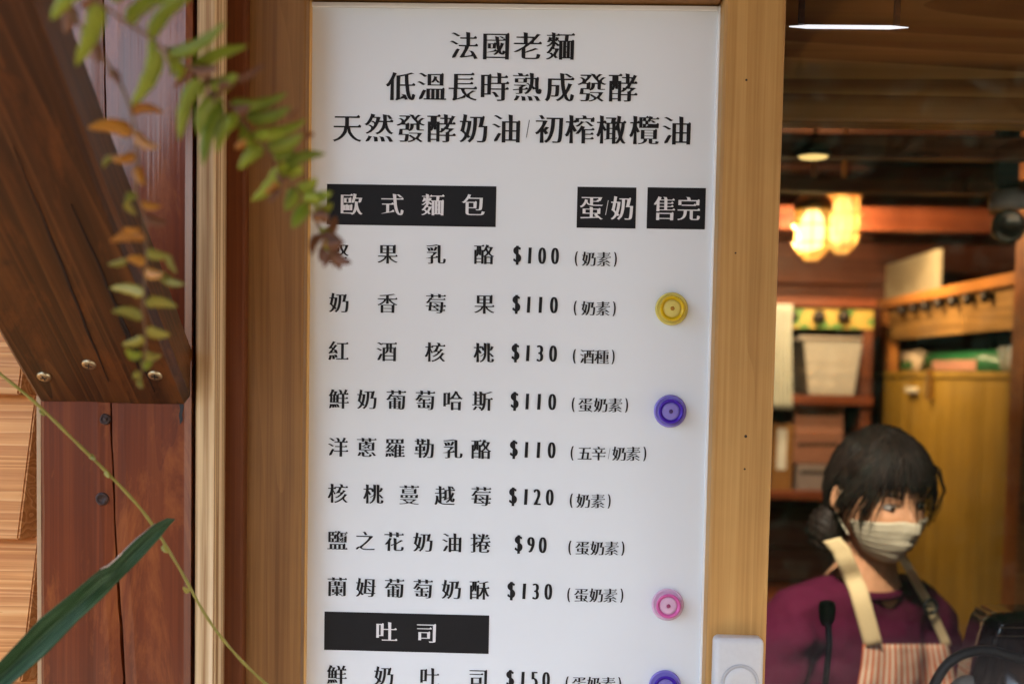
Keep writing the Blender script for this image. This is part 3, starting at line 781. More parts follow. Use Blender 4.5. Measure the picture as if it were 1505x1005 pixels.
# long thin runner
Y = -.22
pts = [(-40, 512), (0, 549), (50, 590), (110, 648), (165, 702), (215, 758), (262, 832), (305, 908), (350, 965), (400, 1012), (440, 1040)]
P = [at(x, y, Y + .05 * i / 10) for i, (x, y) in enumerate(pts)]
rn = empty('fern_runner', P[0]); tag(rn, 'long thin yellow green plant runner crossing the post diagonally', 'plant stem')
M['runner'] = leafy('runner_green', (.22, .19, .03), (.32, .28, .05), .1)
Q = []
for i in range(len(P) - 1):
    p0, p1, p2, p3 = P[max(i - 1, 0)], P[i], P[i + 1], P[min(i + 2, len(P) - 1)]
    for k_ in range(6):
        u = k_ / 6; Q.append(.5 * ((2 * p1) + (p2 - p0) * u + (2 * p0 - 5 * p1 + 4 * p2 - p3) * u * u + (3 * p1 - p0 - 3 * p2 + p3) * u ** 3))
place('stem', bm_mesh(tube_bm(Q, [.0013 + .0002 * math.sin(i * 1.7) for i in range(len(Q))], 7)), M['runner'], rn, True)
for (x, y, tx, ty) in ((132, 668, 141, 676), (155, 692, 160, 702), (240, 800, 246, 812), (278, 870, 270, 862), (60, 600, 66, 611)):
    leaflet(rn, at(x, y, Y + .018), at(tx, ty, Y + .014), .0045, 'y')

# broad strap leaf
Y0_, Y1_ = -.30, -.22
def strap(x, y, u): return at(x, y, Y0_ + (Y1_ - Y0_) * u)
edgeU = [(-60, 1020), (0, 972), (60, 908), (110, 868), (148, 836), (156, 832), (170, 822), (200, 793), (228, 770), (246, 761), (257, 762)]
edgeL = [(-30, 1045), (15, 1006), (66, 962), (116, 910), (152, 877), (160, 869), (172, 856), (202, 826), (234, 791), (249, 772), (257.6, 762.8)]
edgeM = [((u_[0] + l_[0]) / 2, (u_[1] + l_[1]) / 2) for u_, l_ in zip(edgeU, edgeL)]
sl_ = empty('strap_leaf', strap(0, 1003, 0)); tag(sl_, 'long dark green strap leaf with a torn edge in the lower left corner', 'leaf')
m, t, p = new_mat('strap_leaf_green'); L = t.links.new
uvn = N(t, "ShaderNodeUVMap"); sp_ = N(t, "ShaderNodeMapping", inp={'Scale': (26, 1.2, 1)}); L(uvn.outputs[0], sp_.inputs[0])
n = N(t, "ShaderNodeTexNoise", inp={'Scale': 1, 'Detail': 5, 'Roughness': .7}); L(sp_.outputs[0], n.inputs[0])
L(ramp(t, n.outputs[0], [(.36, (.004, .020, .005)), (.5, (.015, .048, .012)), (.62, (.075, .135, .065))]), p.inputs['Base Color'])
p.inputs['Roughness'].default_value = .5; p.inputs['Specular IOR Level'].default_value = .25; bp = N(t, "ShaderNodeBump", inp={0: .5, 1: .001}); L(n.outputs[0], bp.inputs['Height']); L(bp.outputs[0], p.inputs['Normal'])
M['strap'] = m
b = bmesh.new(); uvl = b.loops.layers.uv.new('uv'); rows = []
nE = len(edgeU); vw = (strap(100, 900, .5) - CAM).normalized()
for i in range(nE):
    u = i / (nE - 1)
    U, Mi, Lo = strap(*edgeU[i], u), strap(*edgeM[i], u) + vw * .011 * (1 - u), strap(*edgeL[i], u)
    row = []
    for k_ in range(5): row.append((b.verts.new(U.lerp(Mi, k_ / 4)), k_ / 8, u))
    for k_ in range(1, 5): row.append((b.verts.new(Mi.lerp(Lo, k_ / 4)), .5 + k_ / 8, u))
    rows.append(row)
for r0, r1 in zip(rows, rows[1:]):
    for k_ in range(8):
        f_ = b.faces.new((r0[k_][0], r0[k_ + 1][0], r1[k_ + 1][0], r1[k_][0]))
        for lp, src in zip(f_.loops, (r0[k_], r0[k_ + 1], r1[k_ + 1], r1[k_])): lp[uvl].uv = (src[1], src[2] * 3)
o = place('blade', bm_mesh(b), M['strap'], sl_, True); md = o.modifiers.new('s', 'SOLIDIFY'); md.thickness = .0005
b = tube_bm([strap(*q, u) - vw * .0006 for q, u in (((148, 836), .4), ((153, 833.5), .43), ((158, 832), .47), ((170, 821.5), .6), ((200, 792), .75), ((228, 769), .88))], [.0004, .0006, .0007, .0007, .0005, .0003], 6)
place('dry_edge', bm_mesh(b), plain('dry_edge', (.45, .38, .32), .6), sl_, True)

# =====================================================================================
#  INSIDE THE SHOP
# =====================================================================================
def emis(name, col, st):
    m, t, p = new_mat(name); p.inputs['Base Color'].default_value = (*col, 1)
    p.inputs['Emission Color'].default_value = (*col, 1); p.inputs['Emission Strength'].default_value = st; return m
def pxbox(name, x0, y0, x1, y1, Y, dep, mat, parent=None, bevel=.003):
    ym, xm = (y0 + y1) / 2, (x0 + x1) / 2
    return box(name, at(x0, ym, Y).x, at(x1, ym, Y).x, Y, Y + dep, at(xm, y1, Y).z, at(xm, y0, Y).z, mat, parent, bevel)

# joists along the front, and a board added for the reflected eave
def joist(name, y0, y1, Y, dep, mat, label, x0=RX0 + .6):
    o = box(name, x0, RX1 - .002, Y, Y + dep, at(1330, y1, Y).z, at(1330, y0, Y).z, mat, None, .004)
    return tag(o, label, 'beam')
joist('eave_reflection', -90, 180, .42, .05, M['header'], 'broad light brown board added in place of the eave reflected in the window')
joist('ceiling_beam', 198, 233, 1.0, .03, M['beam_x'], 'brown ceiling beam next behind the broad stand-in board')
joist('ceiling_beam', 262, 284, 1.55, .03, M['beam_x'], 'thin dark ceiling beam right above the two lit lamps')
ob = joist('ceiling_beam', 304, 339, 2.50, .07, M['redorange'], 'orange ceiling beam level with the two lit lamps')

# glowing rod added where the glass reflects a streak of sky
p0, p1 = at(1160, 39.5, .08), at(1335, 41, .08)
st = empty('sky_reflection', (p0 + p1) / 2); tag(st, 'slim white glow added in place of sky reflected in the glass', 'light')
place('sky_streak', bm_mesh(tube_bm([p0, p0.lerp(p1, .15), p0.lerp(p1, .85), p1], [.0006, .0021, .0021, .0005], 10)), emis('sky_streak_glow', (.95, .93, 1), .12), st, True)
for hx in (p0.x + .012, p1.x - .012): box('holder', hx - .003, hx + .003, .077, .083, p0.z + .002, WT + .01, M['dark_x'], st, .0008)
# small warm spot
c = at(1195, 236, .985)
sp = empty('spot_lamp', c); tag(sp, 'small warm spot lamp glowing under the brown beam', 'light')
place('housing', bm_mesh(lathe_bm([(.001, .014), (.030, .014), (.031, .009), (.030, .0075), (.001, .0075)], 24, (c.x, c.y, c.z), 'Z')), M['black'], sp, True)
place('lens', bm_mesh(lathe_bm([(.001, .0072), (.026, .007), (.022, .004), (.001, .001)], 24, (c.x, c.y, c.z - .0005), 'Z')), emis('spot_glow', (1, .66, .22), .14), sp, True)

def lamp_or_fill(kind, e, loc, power, col, size, rot=None, sy_=None):
    ld = bpy.data.lights.new('lamp_or_fill', kind); ld.energy = power; ld.color = col
    if kind == 'AREA': ld.shape = 'RECTANGLE'; ld.size = size; ld.size_y = sy_
    else: ld.shadow_soft_size = size
    lo = bpy.data.objects.new('lamp_or_fill', ld); C.objects.link(lo); lo.location = loc
    if rot: lo.rotation_euler = rot
    if kind == 'AREA': ld.spread = R(58)
    lo.parent = e; lo.matrix_parent_inverse = wm(e).inverted()
pm_ = (p0 + p1) / 2
lamp_or_fill('AREA', st, (pm_.x - .03, .085, pm_.z - .008), .42, (1, .88, .72), .13, (R(54), 0, 0), .008)  # added fill light for the face; no lamp hangs here

# caged lamps
M['brass'] = plain('aged_brass', (.52, .34, .12), .35, .9, .2)
M['lampglass'] = plain('lamp_glass', (1, .78, .36), .35, trans=.85, var=.03, ior=1.1)
def lamp(px, ytop, ybot, wid, Y, label, power, em):
    c0, c1 = at(px, ytop, Y), at(px, ybot, Y); r_ = wid / 2 * (Y + 1.2) / F; h_ = c0.z - c1.z
    e = empty('caged_lamp', (c0.x, Y, c0.z)); tag(e, label, 'lamp', 'caged lamps hanging in the shop')
    O = (c0.x, Y, c0.z)
    place('cap', bm_mesh(lathe_bm([(.001, .03), (r_ * .75, .03), (r_ * 1.02, .012), (r_ * 1.04, -.006), (.001, -.006)], 28, O, 'Z')), M['brass'], e, True)
    prof = [(r_ * .93, -.0065)] + [(r_ * .93, -h_ * .62)] + [(r_ * .93 * math.cos(a), -h_ * .62 - (h_ * .36) * math.sin(a)) for a in (R(18), R(36), R(54), R(72), R(88))]
    place('glass_jar', bm_mesh(lathe_bm(prof, 28, O, 'Z')), M['lampglass'], e, True)
    place('bulb', bm_mesh(lathe_bm([(.001, -.01), (r_ * .3, -.012), (r_ * .52, -h_ * .2), (r_ * .58, -h_ * .48), (r_ * .42, -h_ * .70), (.001, -h_ * .80)], 22, O, 'Z')), em, e, True)
    for k_ in range(6):
        a = math.pi * k_ / 3 + .3
        P_ = [Vector(O) + Vector((math.cos(a) * rr * 1.03, math.sin(a) * rr * 1.03, zz)) for rr, zz in [(r_, 0), (r_, -h_ * .62), (r_ * .8, -h_ * .84), (r_ * .3, -h_ * 1.0)]]
        place('guard_wire', bm_mesh(tube_bm(P_, .0017, 5)), M['brass'], e, True)
    for zz in (.33, .66):
        P_ = [Vector(O) + Vector((math.cos(a) * r_ * 1.05, math.sin(a) * r_ * 1.05, -h_ * zz)) for a in [2 * math.pi * i / 24 for i in range(25)]]
        place('guard_ring', bm_mesh(tube_bm(P_, .0018, 5, cap=False)), M['brass'], e, True)
    place('rod', bm_mesh(tube_bm([Vector(O) + Vector((0, 0, .029)), (O[0], O[1], RZ - .001)], .006, 8)), M['brass'], e, True)
    ld = bpy.data.lights.new('lamp_or_fill', 'POINT'); ld.energy = power; ld.color = (1, .68, .36); ld.shadow_soft_size = .006
    lo = bpy.data.objects.new('lamp_or_fill', ld); C.objects.link(lo); lo.location = (O[0], O[1] + r_ * 1.25, O[2] - h_ * .50)
    lo.parent = e; lo.matrix_parent_inverse = wm(e).inverted()
    return e
lamp(1195, 306, 385, 54, 2.0, 'nearer and brighter of the two caged lamps hanging inside', 2.7, emis('bulb_bright', (1, .80, .42), .5))
lamp(1240, 287, 375, 50, 2.3, 'dimmer caged lamp just right of the brighter one', 2.2, emis('bulb_dim', (1, .70, .30), .2))

# ---- yellow cabinet along the side wall
cx0 = at(1288, 560, 3.0).x
yA, yB = 3.0, atX(1500, 560, cx0).y
ctop = atX(1400, 546, cx0).z
cb = empty('tall_cabinet', (cx0 + .3, 2, .06)); tag(cb, 'tall yellow brown plywood cabinet along the right hand wall', 'cabinet')
M['seam'] = plain('seam_dark', (.10, .055, .015), .7)
box('carcass', cx0 + .02, RX1 - .01, yB, yA, .07, ctop - .018, M['seam'], cb, 0)
box('top_board', cx0 - .006, RX1 - .01, yB - .01, yA + .005, ctop - .0175, ctop, M['cab_y'], cb, .002)
seams = [1288, 1325, 1368, 1440, 1500]
for s0, s1 in zip(seams, seams[1:]):
    ya, yb = atX(s0, 700, cx0).y, atX(s1, 700, cx0).y
    if s0 == 1288:
        for (zz0, zz1) in ((ctop - .20, ctop - .02), (ctop - .62, ctop - .205), (.09, ctop - .625)): box('door', cx0, cx0 + .019, yb + .003, ya - .001, zz0, zz1 - .004, M['cab_y'], cb, .003)
    else: box('door', cx0, cx0 + .019, yb + .003, ya - .001, .09, ctop - .021, M['cab_y'], cb, .003)
c = atX(1345, 573, cx0); box('handle', cx0 - .018, cx0 - .001, c.y - .045, c.y + .045, c.z - .009, c.z + .009, plain('pale_handle', (.7, .66, .55), .3), cb, .004)
c = atX(1372, 562, cx0); box('handle', cx0 - .022, cx0 - .001, c.y - .012, c.y + .012, c.z - .05, c.z + .04, M['brass'], cb, .004)
ed = box('door_jamb', cx0 - .03, cx0 + .05, yB - .10, yB - .012, .06, 2.3, M['orange_x'], None, .003); tag(ed, 'dark orange upright at the near end of the yellow cabinet', 'jamb')

# ---- open hutch on it
hz = atX(1297, 441, cx0).z
hu = empty('wall_shelf', (cx0 + .2, 2, ctop)); tag(hu, 'orange wooden shelf rack with a hook board above the cabinet', 'shelf')
hY0, hY1 = atX(1520, 430, cx0).y, 2.98
th = .030
box('shelf_board', cx0 - .012, cx0 + .36, hY0, hY1, hz - th, hz, M['orange_y'], hu, .003)
box('hook_board', cx0 + .012, cx0 + .03, hY0 + .01, hY1 - .03, hz - th - .105, hz - th - .001, M['peg_y'], hu, .002)
box('upright', cx0 + .001, cx0 + .05, hY1 - .055, hY1 - .002, ctop + .001, hz - th - .001, M['orange_y'], hu, .003)
box('upright', cx0 + .001, cx0 + .05, hY0 + .001, hY0 + .05, ctop + .001, hz - th - .001, M['orange_y'], hu, .003)
bp_ = box('back_panel', cx0 + .362, cx0 + .375, hY0, hY1, ctop + .001, hz, M['wallwood_y'], hu, .002)
box('dark_pane', cx0 + .352, cx0 + .3605, hY0 + .1, hY1 - .55, ctop + .06, hz - .10, plain('dark_glass', (.012, .012, .012), .08), hu, .002)
box('slanting_brace', cx0 + .30, cx0 + .34, 2.0, 2.03, ctop + .0, hz - .04, plain('green_metal', (.06, .09, .05), .5), hu, .002)
M['knob'] = plain('dark_hook', (.02, .012, .01), .35)
for (x, y) in ((865, 462), (917, 452), (970, 445), (1030, 432), (1092, 425), (1160, 414), (1237, 402)):
    c = atX(1040 + x / 2.955, 300 + y / 2.955, cx0 + .011)
    k_ = place('hook', bm_mesh(lathe_bm([(.001, 0), (.009, 0), (.009, -.008), (.017, -.016), (.016, -.026), (.001, -.03)], 16, (c.x, c.y, c.z), 'X')), M['knob'], hu, True)
# cream panel leaning on the shelf
pa, pb = atX(1299, 410, cx0 + .06), atX(1378, 395, cx0 + .06)
zt_ = atX(1378, 366, cx0 + .06).z
cp = box('cream_panel', cx0 + .06, cx0 + .075, pb.y, pa.y, hz + .001, zt_, plain('cream_board', (.52, .45, .30), .5), None, .002); tag(cp, 'cream coloured flat board standing on top of the orange shelf', 'board')
# goods on the cabinet top
def goods(name, label, cat, x0, x1, ytop, Xo, dep, mat, taper=0.0, parts=()):
    Xp = cx0 + Xo; a = atX(x0, 540, Xp).y; b_ = atX(x1, 540, Xp).y; zt_ = atX((x0 + x1) / 2, ytop, Xp).z
    b = box_bm(Xp, Xp + dep, b_, a, ctop + .001, zt_, 0)
    for v in b.verts:
        if taper and (v.co.z > ctop + .02) == (taper > 0):
            v.co.y += (1 if v.co.y < (a + b_) / 2 else -1) * abs(taper) * (a - b_); v.co.x += (1 if v.co.x < Xp + dep / 2 else -1) * abs(taper) * dep * .6
    bmesh.ops.bevel(b, geom=list(b.edges), offset=.006, segments=3, affect='EDGES')
    e = empty(name, (Xp + dep / 2, (a + b_) / 2, ctop)); tag(e, label, cat); place('body', bm_mesh(b), mat, e, True)
    return e, Xp, a, b_, zt_
e, Xp, a, b_, zt2 = goods('carton', 'small cream carton with a green mark on the cabinet', 'box', 1319, 1346, 515, .06, .12, plain('cream_card', (.58, .46, .33), .6))
box('green_mark', Xp - .0012, Xp - .0002, b_ + .04, a - .05, ctop + .01, ctop + .035, plain('green_print', (.03, .16, .05), .5), e, 0)
e, Xp, a, b_, zt2 = goods('storage_box', 'long dark green box with a pink label on the cabinet', 'box', 1349, 1466, 516, .05, .2, plain('green_plastic', (.018, .13, .045), .3, coat=.3), .07)
box('label_strip', Xp + .0, Xp + .004, b_ + .16, a - .14, ctop + .004, ctop + .034, plain('pink_label', (.40, .20, .15), .6), e, .001)
M['clear_p'] = plain('cloudy_plastic', (.70, .70, .68), .25, trans=.55, alpha=.55)
e, Xp, a, b_, zt2 = goods('clear_bin', 'cloudy clear plastic bin at the right end of the cabinet', 'bin', 1462, 1530, 508, .04, .22, M['clear_p'], -.05)
for i in range(5): place('wrapped_packet', bm_mesh(box_bm(Xp + .03, Xp + .12, b_ + .06 + i * .05, b_ + .10 + i * .05, ctop + .01, ctop + .05 + .02 * (i % 3), .008)), plain('packet', ((.5, .4, .3), (.2, .3, .4), (.6, .55, .5))[i % 3], .5), e, True)

# dome camera top right
c = at(1481, 310, 1.2)
dc = empty('dome_camera', c); tag(dc, 'small round white camera fixed high up at the right', 'camera')
r_ = .030
place('housing', bm_mesh(lathe_bm([(.001, .035), (.02, .034), (.034, .02), (.036, .006), (.034, -.004), (.001, -.004)], 26, (c.x, c.y, c.z + .008), 'Z')), M['white_p'], dc, True)
place('lens_ring', bm_mesh(lathe_bm([(.022, .012), (.031, .006), (.033, -.004), (.030, -.012), (.024, -.014), (.020, -.010)], 26, (c.x, c.y - .005, c.z - .030), 'Y')), plain('grey_chrome', (.35, .33, .28), .25, .8), dc, True)
place('lens', bm_mesh(lathe_bm([(.001, .01), (.022, .01), (.022, -.004), (.001, -.010)], 22, (c.x, c.y - .005, c.z - .030), 'Y')), M['black'], dc, True)
place('bracket', bm_mesh(tube_bm([at(1456, 313, 1.28), at(1480, 309, 1.28), at(1530, 296, 1.28)], .006, 6)), M['orange_x'], dc)
place('bracket', bm_mesh(box_bm(c.x - .02, c.x + .02, c.y - .0, c.y + .03, c.z + .044, 2.335, .003)), M['dark_x'], dc)

# ---- back shelf at the left of the window view
BY = 2.72
bs = empty('back_shelf', (at(1215, 585, BY).x, BY + .2, .06)); tag(bs, 'red brown shelf rack against the back wall', 'shelf')
lx0, lx1 = at(1080, 585, BY).x, at(1284, 585, BY).x
def shelf(y0, y1, mat, nm='shelf_board'): box(nm, lx0, lx1, BY, BY + .38, at(1200, y1, BY).z, at(1200, y0, BY).z, mat, bs, .003)
shelf(437, 451, M['redorange']); shelf(581, 595, M['redorange']); shelf(722, 735, M['redorange']); shelf(880, 893, M['redorange'])
for xx in (lx0 + .002, lx1 - .036): box('upright', xx, xx + .034, BY + .02, BY + .06, .07, at(1200, 900, BY).z, M['wallwood'], bs, .003)
zs = [at(1200, yy, BY).z for yy in (893, 880, 735, 722, 595, 581, 451)]
for xx in (lx0 + .002, lx1 - .034):
    for za, zb_ in ((zs[0] - .8, zs[0]), (zs[1], zs[2]), (zs[3], zs[4]), (zs[5], zs[6])): box('upright', xx, xx + .032, BY + .02, BY + .36, za + .001, zb_ - .001, M['wallwood'], bs, .003)
# painted valance board with leafy print and dark knobs
va = empty('painted_board', at(1220, 468, BY)); tag(va, 'narrow yellow green painted board with dark knobs under the top rail', 'board')
m, t, p = new_mat('painted_leaves'); L = t.links.new
tc = N(t, "ShaderNodeTexCoord"); v1 = N(t, "ShaderNodeTexVoronoi", inp={'Scale': 17}); L(tc.outputs['Object'], v1.inputs[0])
L(ramp(t, v1.outputs['Distance'], [(.12, (.10, .20, .04)), (.34, (.10, .24, .05)), (.42, (.42, .30, .06)), (.8, (.48, .34, .08))]), p.inputs['Base Color'])
pxbox('board', 1150, 455, 1284, 483, BY + .012, .012, m, va, .001)
for x in (1162, 1202, 1238):
    c = at(x, 465, BY + .011); place('knob', bm_mesh(lathe_bm([(.001, 0), (.01, 0), (.012, -.01), (.02, -.018), (.017, -.028), (.001, -.032)], 16, c)), M['knob'], va, True)
# clear bin with wrapped loaves
def tapered(x0, x1, y0, y1, Y, dep, inset):
    zt_, zb_ = at(1225, y0, Y).z, at(1225, y1, Y).z; X0, X1 = at(x0, y0, Y).x, at(x1, y0, Y).x; ins = inset
    b = box_bm(X0, X1, Y, Y + dep, zb_, zt_)
    for v in b.verts:
        if v.co.z < (zt_ + zb_) / 2: v.co.x += ins if v.co.x < (X0 + X1) / 2 else -ins
    top = [f for f in b.faces if f.normal.z > .9]; bmesh.ops.delete(b, geom=top, context='FACES'); return b, X0, X1, zt_, zb_
b, X0, X1, zt_, zb_ = tapered(1181, 1268, 497, 580, BY + .04, .26, .022)
cbn = empty('clear_bin', ((X0 + X1) / 2, BY + .17, zb_)); tag(cbn, 'clear plastic bin of wrapped bread on the back shelf', 'bin')
M['clear_b'] = plain('clear_bin_plastic', (.60, .58, .54), .3, alpha=.42)
o = place('bin_body', bm_mesh(b), M['clear_b'], cbn); md = o.modifiers.new('s', 'SOLIDIFY'); md.thickness = .003
P_ = [Vector((X0 - .004, BY + .036, zt_)), Vector((X1 + .004, BY + .036, zt_)), Vector((X1 + .004, BY + .304, zt_)), Vector((X0 - .004, BY + .304, zt_)), Vector((X0 - .004, BY + .036, zt_))]
for p_, q_ in zip(P_, P_[1:]): place('rim', bm_mesh(tube_bm([p_, q_], .0065, 8)), plain('rim_plastic', (.55, .5, .46), .3), cbn, True)
for i in range(9):
    cx_ = X0 + .05 + (i % 3) * .058 + random.uniform(-.006, .006); cz_ = zb_ + .03 + (i // 3) * .045
    b = bmesh.new(); bmesh.ops.create_icosphere(b, subdivisions=3, radius=.030)
    for v in b.verts: v.co = Vector((v.co.x * 1.0, v.co.y * 2.2, v.co.z * .8)) + Vector(mnoise.noise_vector(v.co * 40 + Vector((i, 0, 0)))) * .005 + Vector((cx_, BY + .16, cz_))
    place('wrapped_loaf', bm_mesh(b), plain('wrap', ((.62, .52, .40), (.66, .62, .58), (.45, .33, .22))[i % 3], .25, coat=.6, var=.3), cbn, True)
# white curtain, hanging folds
b = bmesh.new(); nx, nzz = 40, 16
ca, cz0, cz1 = at(1128, 500, BY - .03).x, at(1150, 447, BY - .03).z, at(1150, 602, BY - .03).z
cw = at(1163, 500, BY - .03).x - ca
gr = [[b.verts.new((ca + cw * (i / nx) * (1 + .15 * (j / nzz) ** 2), BY - .03 + .012 * math.sin(i * .95 + .3 * math.sin(j * .4)), cz0 + (cz1 - cz0) * j / nzz)) for i in range(nx + 1)] for j in range(nzz + 1)]
for j in range(nzz):
    for i in range(nx): b.faces.new((gr[j][i], gr[j][i + 1], gr[j + 1][i + 1], gr[j + 1][i]))
o = place('curtain', bm_mesh(b), plain('white_cloth', (.52, .54, .50), .85), None, True); md = o.modifiers.new('s', 'SOLIDIFY'); md.thickness = .001
tag(o, 'white cloth curtain hanging beside the oak mullion', 'curtain')
# dark round pot, framed card, printed cartons
c = at(1143, 581, BY + .05)
o = place('black_pot', bm_mesh(lathe_bm([(.001, .0005), (.035, .0005), (.048, .02), (.05, .055), (.042, .08), (.012, .09), (.001, .095)], 26, (c.x, c.y, c.z), 'Z')), M['black'], None, True); tag(o, 'small round black pot on the back shelf beside the bin', 'pot')
fcx = empty('framed_card', at(1148, 722, BY)); tag(fcx, 'white card in a brown wooden frame on the lower shelf', 'picture frame')
pxbox('frame', 1133, 622, 1165, 721, BY + .03, .014, M['stile'], fcx, .003); pxbox('card', 1142, 630, 1156, 690, BY + .027, .0025, plain('card_white', (.6, .62, .62), .4), fcx, .0005)
def carton(x0, x1, y0, y1, label, col, nl, Y=BY + .05):
    e = empty('carton', at((x0 + x1) / 2, y1, Y)); tag(e, label, 'box')
    pxbox('box_body', x0, y0, x1, y1, Y, .22, plain('carton_card', col, .6, bump=.1), e, .003)
    for i in range(nl):
        yy = y0 + 8 + i * (y1 - y0 - 12) / max(1, nl); n_ = 7
        for k_ in range(n_):
            xa = x0 + 7 + k_ * (x1 - x0 - 14) / n_; pxbox('print_mark', xa, yy, xa + (x1 - x0) / n_ * .62, yy + 6, Y - .0012, .001, M['ink'], e, 0)
carton(1168, 1240, 597, 641, 'pink brown carton with a line of print on the middle shelf', (.26, .12, .085), 1)
carton(1166, 1240, 642, 682, 'lower pink brown carton with a line of dark print', (.22, .10, .07), 1)
carton(1170, 1236, 683, 721, 'grey carton at the bottom of the pile on the lower shelf', (.20, .17, .18), 1)
carton(1246, 1280, 640, 721, 'plain dark red carton at the right end of the lower shelf', (.10, .03, .02), 0)

# counter inside the window
co = empty('counter', (1.1, .4, .06)); tag(co, 'brown wooden work counter just inside the window', 'counter')
box('counter_top', mx1 + .05, RX1 - .003, .09, .50, 1.015, 1.05, M['stile'], co, .004); box('front_panel', mx1 + .06, RX1 - .01, .44, .46, .061, 1.014, M['stile'], co, .002)

# black gooseneck microphone
mcb = at(1213, 1005, .40); mct = at(1216, 882, .40)
mc = empty('desk_microphone', (mcb.x, .40, 1.05)); tag(mc, 'slim black desk microphone standing in front of the purple sleeve', 'microphone')
place('base', bm_mesh(lathe_bm([(.001, .0005), (.045, .0005), (.045, .012), (.03, .02), (.001, .022)], 28, (mcb.x, .40, 1.05), 'Z')), M['black'], mc, True)
P_ = [Vector((mcb.x, .40, 1.07)), mcb, mcb.lerp(mct, .5) + Vector((.004, 0, 0)), mct.lerp(mcb, .12)]
place('neck', bm_mesh(tube_bm(P_, .0042, 10)), M['black'], mc, True)
place('head', bm_mesh(tube_bm([mct.lerp(mcb, .30), mct.lerp(mcb, .22), mct.lerp(mcb, .1), mct.lerp(mcb, .02), mct], [.006, .010, .011, .010, .004], 14)), plain('foam_black', (.02, .02, .02), .8, bump=.6, scale=700), mc, True)

# brown till at lower right, cable, crumpled cloth
Yt = .36
m_t = plain('till_brown', (.030, .012, .009), .18, coat=.5)
tl = empty('till', (at(1490, 1000, Yt).x, Yt + .1, 1.05)); tag(tl, 'glossy dark brown till seen cut off at the lower right corner', 'till')
pr = [at(x, y, Yt) for x, y in ((1436, 1060), (1446, 1004), (1462, 940), (1470, 918), (1478, 911), (1500, 909), (1560, 910), (1570, 1060))]
pr = [Vector((pr[0].x, 0, 1.052))] + pr[1:-1] + [Vector((pr[-1].x, 0, 1.052))]
b = bmesh.new(); f1 = [b.verts.new((v.x, Yt, v.z)) for v in pr]; f2 = [b.verts.new((v.x + .02, Yt + .16, v.z - .01 * (v.z > 1.1))) for v in pr]
b.faces.new(f1); b.faces.new(f2[::-1])
for i in range(len(pr)): b.faces.new((f1[i], f1[(i + 1) % len(pr)], f2[(i + 1) % len(pr)], f2[i]))
bmesh.ops.recalc_face_normals(b, faces=b.faces); bmesh.ops.bevel(b, geom=list(b.edges), offset=.006, segments=3, affect='EDGES')
place('casing', bm_mesh(b), m_t, tl, True)
for yy in (922, 934): 
    a_, b2_ = at(1470 - (yy - 918) * .3, yy, Yt - .001), at(1560, yy, Yt - .001)
    place('groove_line', bm_mesh(tube_bm([a_, b2_], .0009, 5)), plain('till_line', (.30, .22, .16), .3), tl, True)
Yk = .30
pts = [(1352, 1060), (1372, 1008), (1392, 976), (1418, 960), (1450, 955), (1480, 962), (1520, 975), (1570, 1010)]
P_ = [at(x, y, Yk) for x, y in pts]; Q = []
for i in range(len(P_) - 1):
    p0, p1, p2, p3 = P_[max(i - 1, 0)], P_[i], P_[i + 1], P_[min(i + 2, len(P_) - 1)]
    for k_ in range(5):
        u = k_ / 5; Q.append(.5 * ((2 * p1) + (p2 - p0) * u + (2 * p0 - 5 * p1 + 4 * p2 - p3) * u * u + (3 * p1 - p0 - 3 * p2 + p3) * u ** 3))
o = place('cable', bm_mesh(tube_bm(Q, .0062, 10)), M['black'], None, True); tag(o, 'thick black cable looping in front of the brown till', 'cable')
c = at(1428, 1012, .42)
b = bmesh.new(); bmesh.ops.create_icosphere(b, subdivisions=4, radius=.05)
for v in b.verts: v.co = Vector((v.co.x * .8, v.co.y * .7, v.co.z * .9)) + Vector(mnoise.noise_vector(v.co * 22)) * .016 + Vector((c.x + .004, .43, c.z - .03))
o = place('cloth', bm_mesh(b), plain('white_cotton', (.6, .56, .5), .9), None, True); tag(o, 'crumpled white cloth lying beside the brown till', 'cloth')

# =====================================================================================
#  THE PERSON behind the window
# =====================================================================================
def skin(verts, edges, rad, sub=2):
    me = bpy.data.meshes.new('s'); me.from_pydata(verts, edges, []); me.update()
    o = bpy.data.objects.new('s', me); C.objects.link(o)
    me.skin_vertices.new() if hasattr(me.skin_vertices, 'new') else None
    md = o.modifiers.new('k', 'SKIN'); md.use_smooth_shade = True
    if not me.skin_vertices:
        b_ = bmesh.new(); b_.from_mesh(me); b_.verts.layers.skin.verify(); b_.to_mesh(me); b_.free()
    for i, r_ in enumerate(rad): me.skin_vertices[0].data[i].radius = (r_, r_) if not isinstance(r_, tuple) else r_
    for i, sv in enumerate(me.skin_vertices[0].data): sv.use_root = (i == 0)
    sb = o.modifiers.new('b', 'SUBSURF'); sb.levels = sb.render_levels = sub
    out = eval_mesh(o); bpy.data.objects.remove(o); return out
class Sk:
    def __init__(s): s.v, s.e, s.r = [], [], []
    def add(s, co, r, par=None):
        s.v.append(tuple(co)); s.r.append(r); i = len(s.v) - 1
        if par is not None: s.e.append((par, i))
        return i
PX, PYY = at(1264, 830, .90).x, .90
YAW = R(27)
PM = Matrix.Translation((PX, PYY, .06)) @ Matrix.Rotation(YAW, 4, 'Z')
ZO = -.06      # heights below are given from the ground
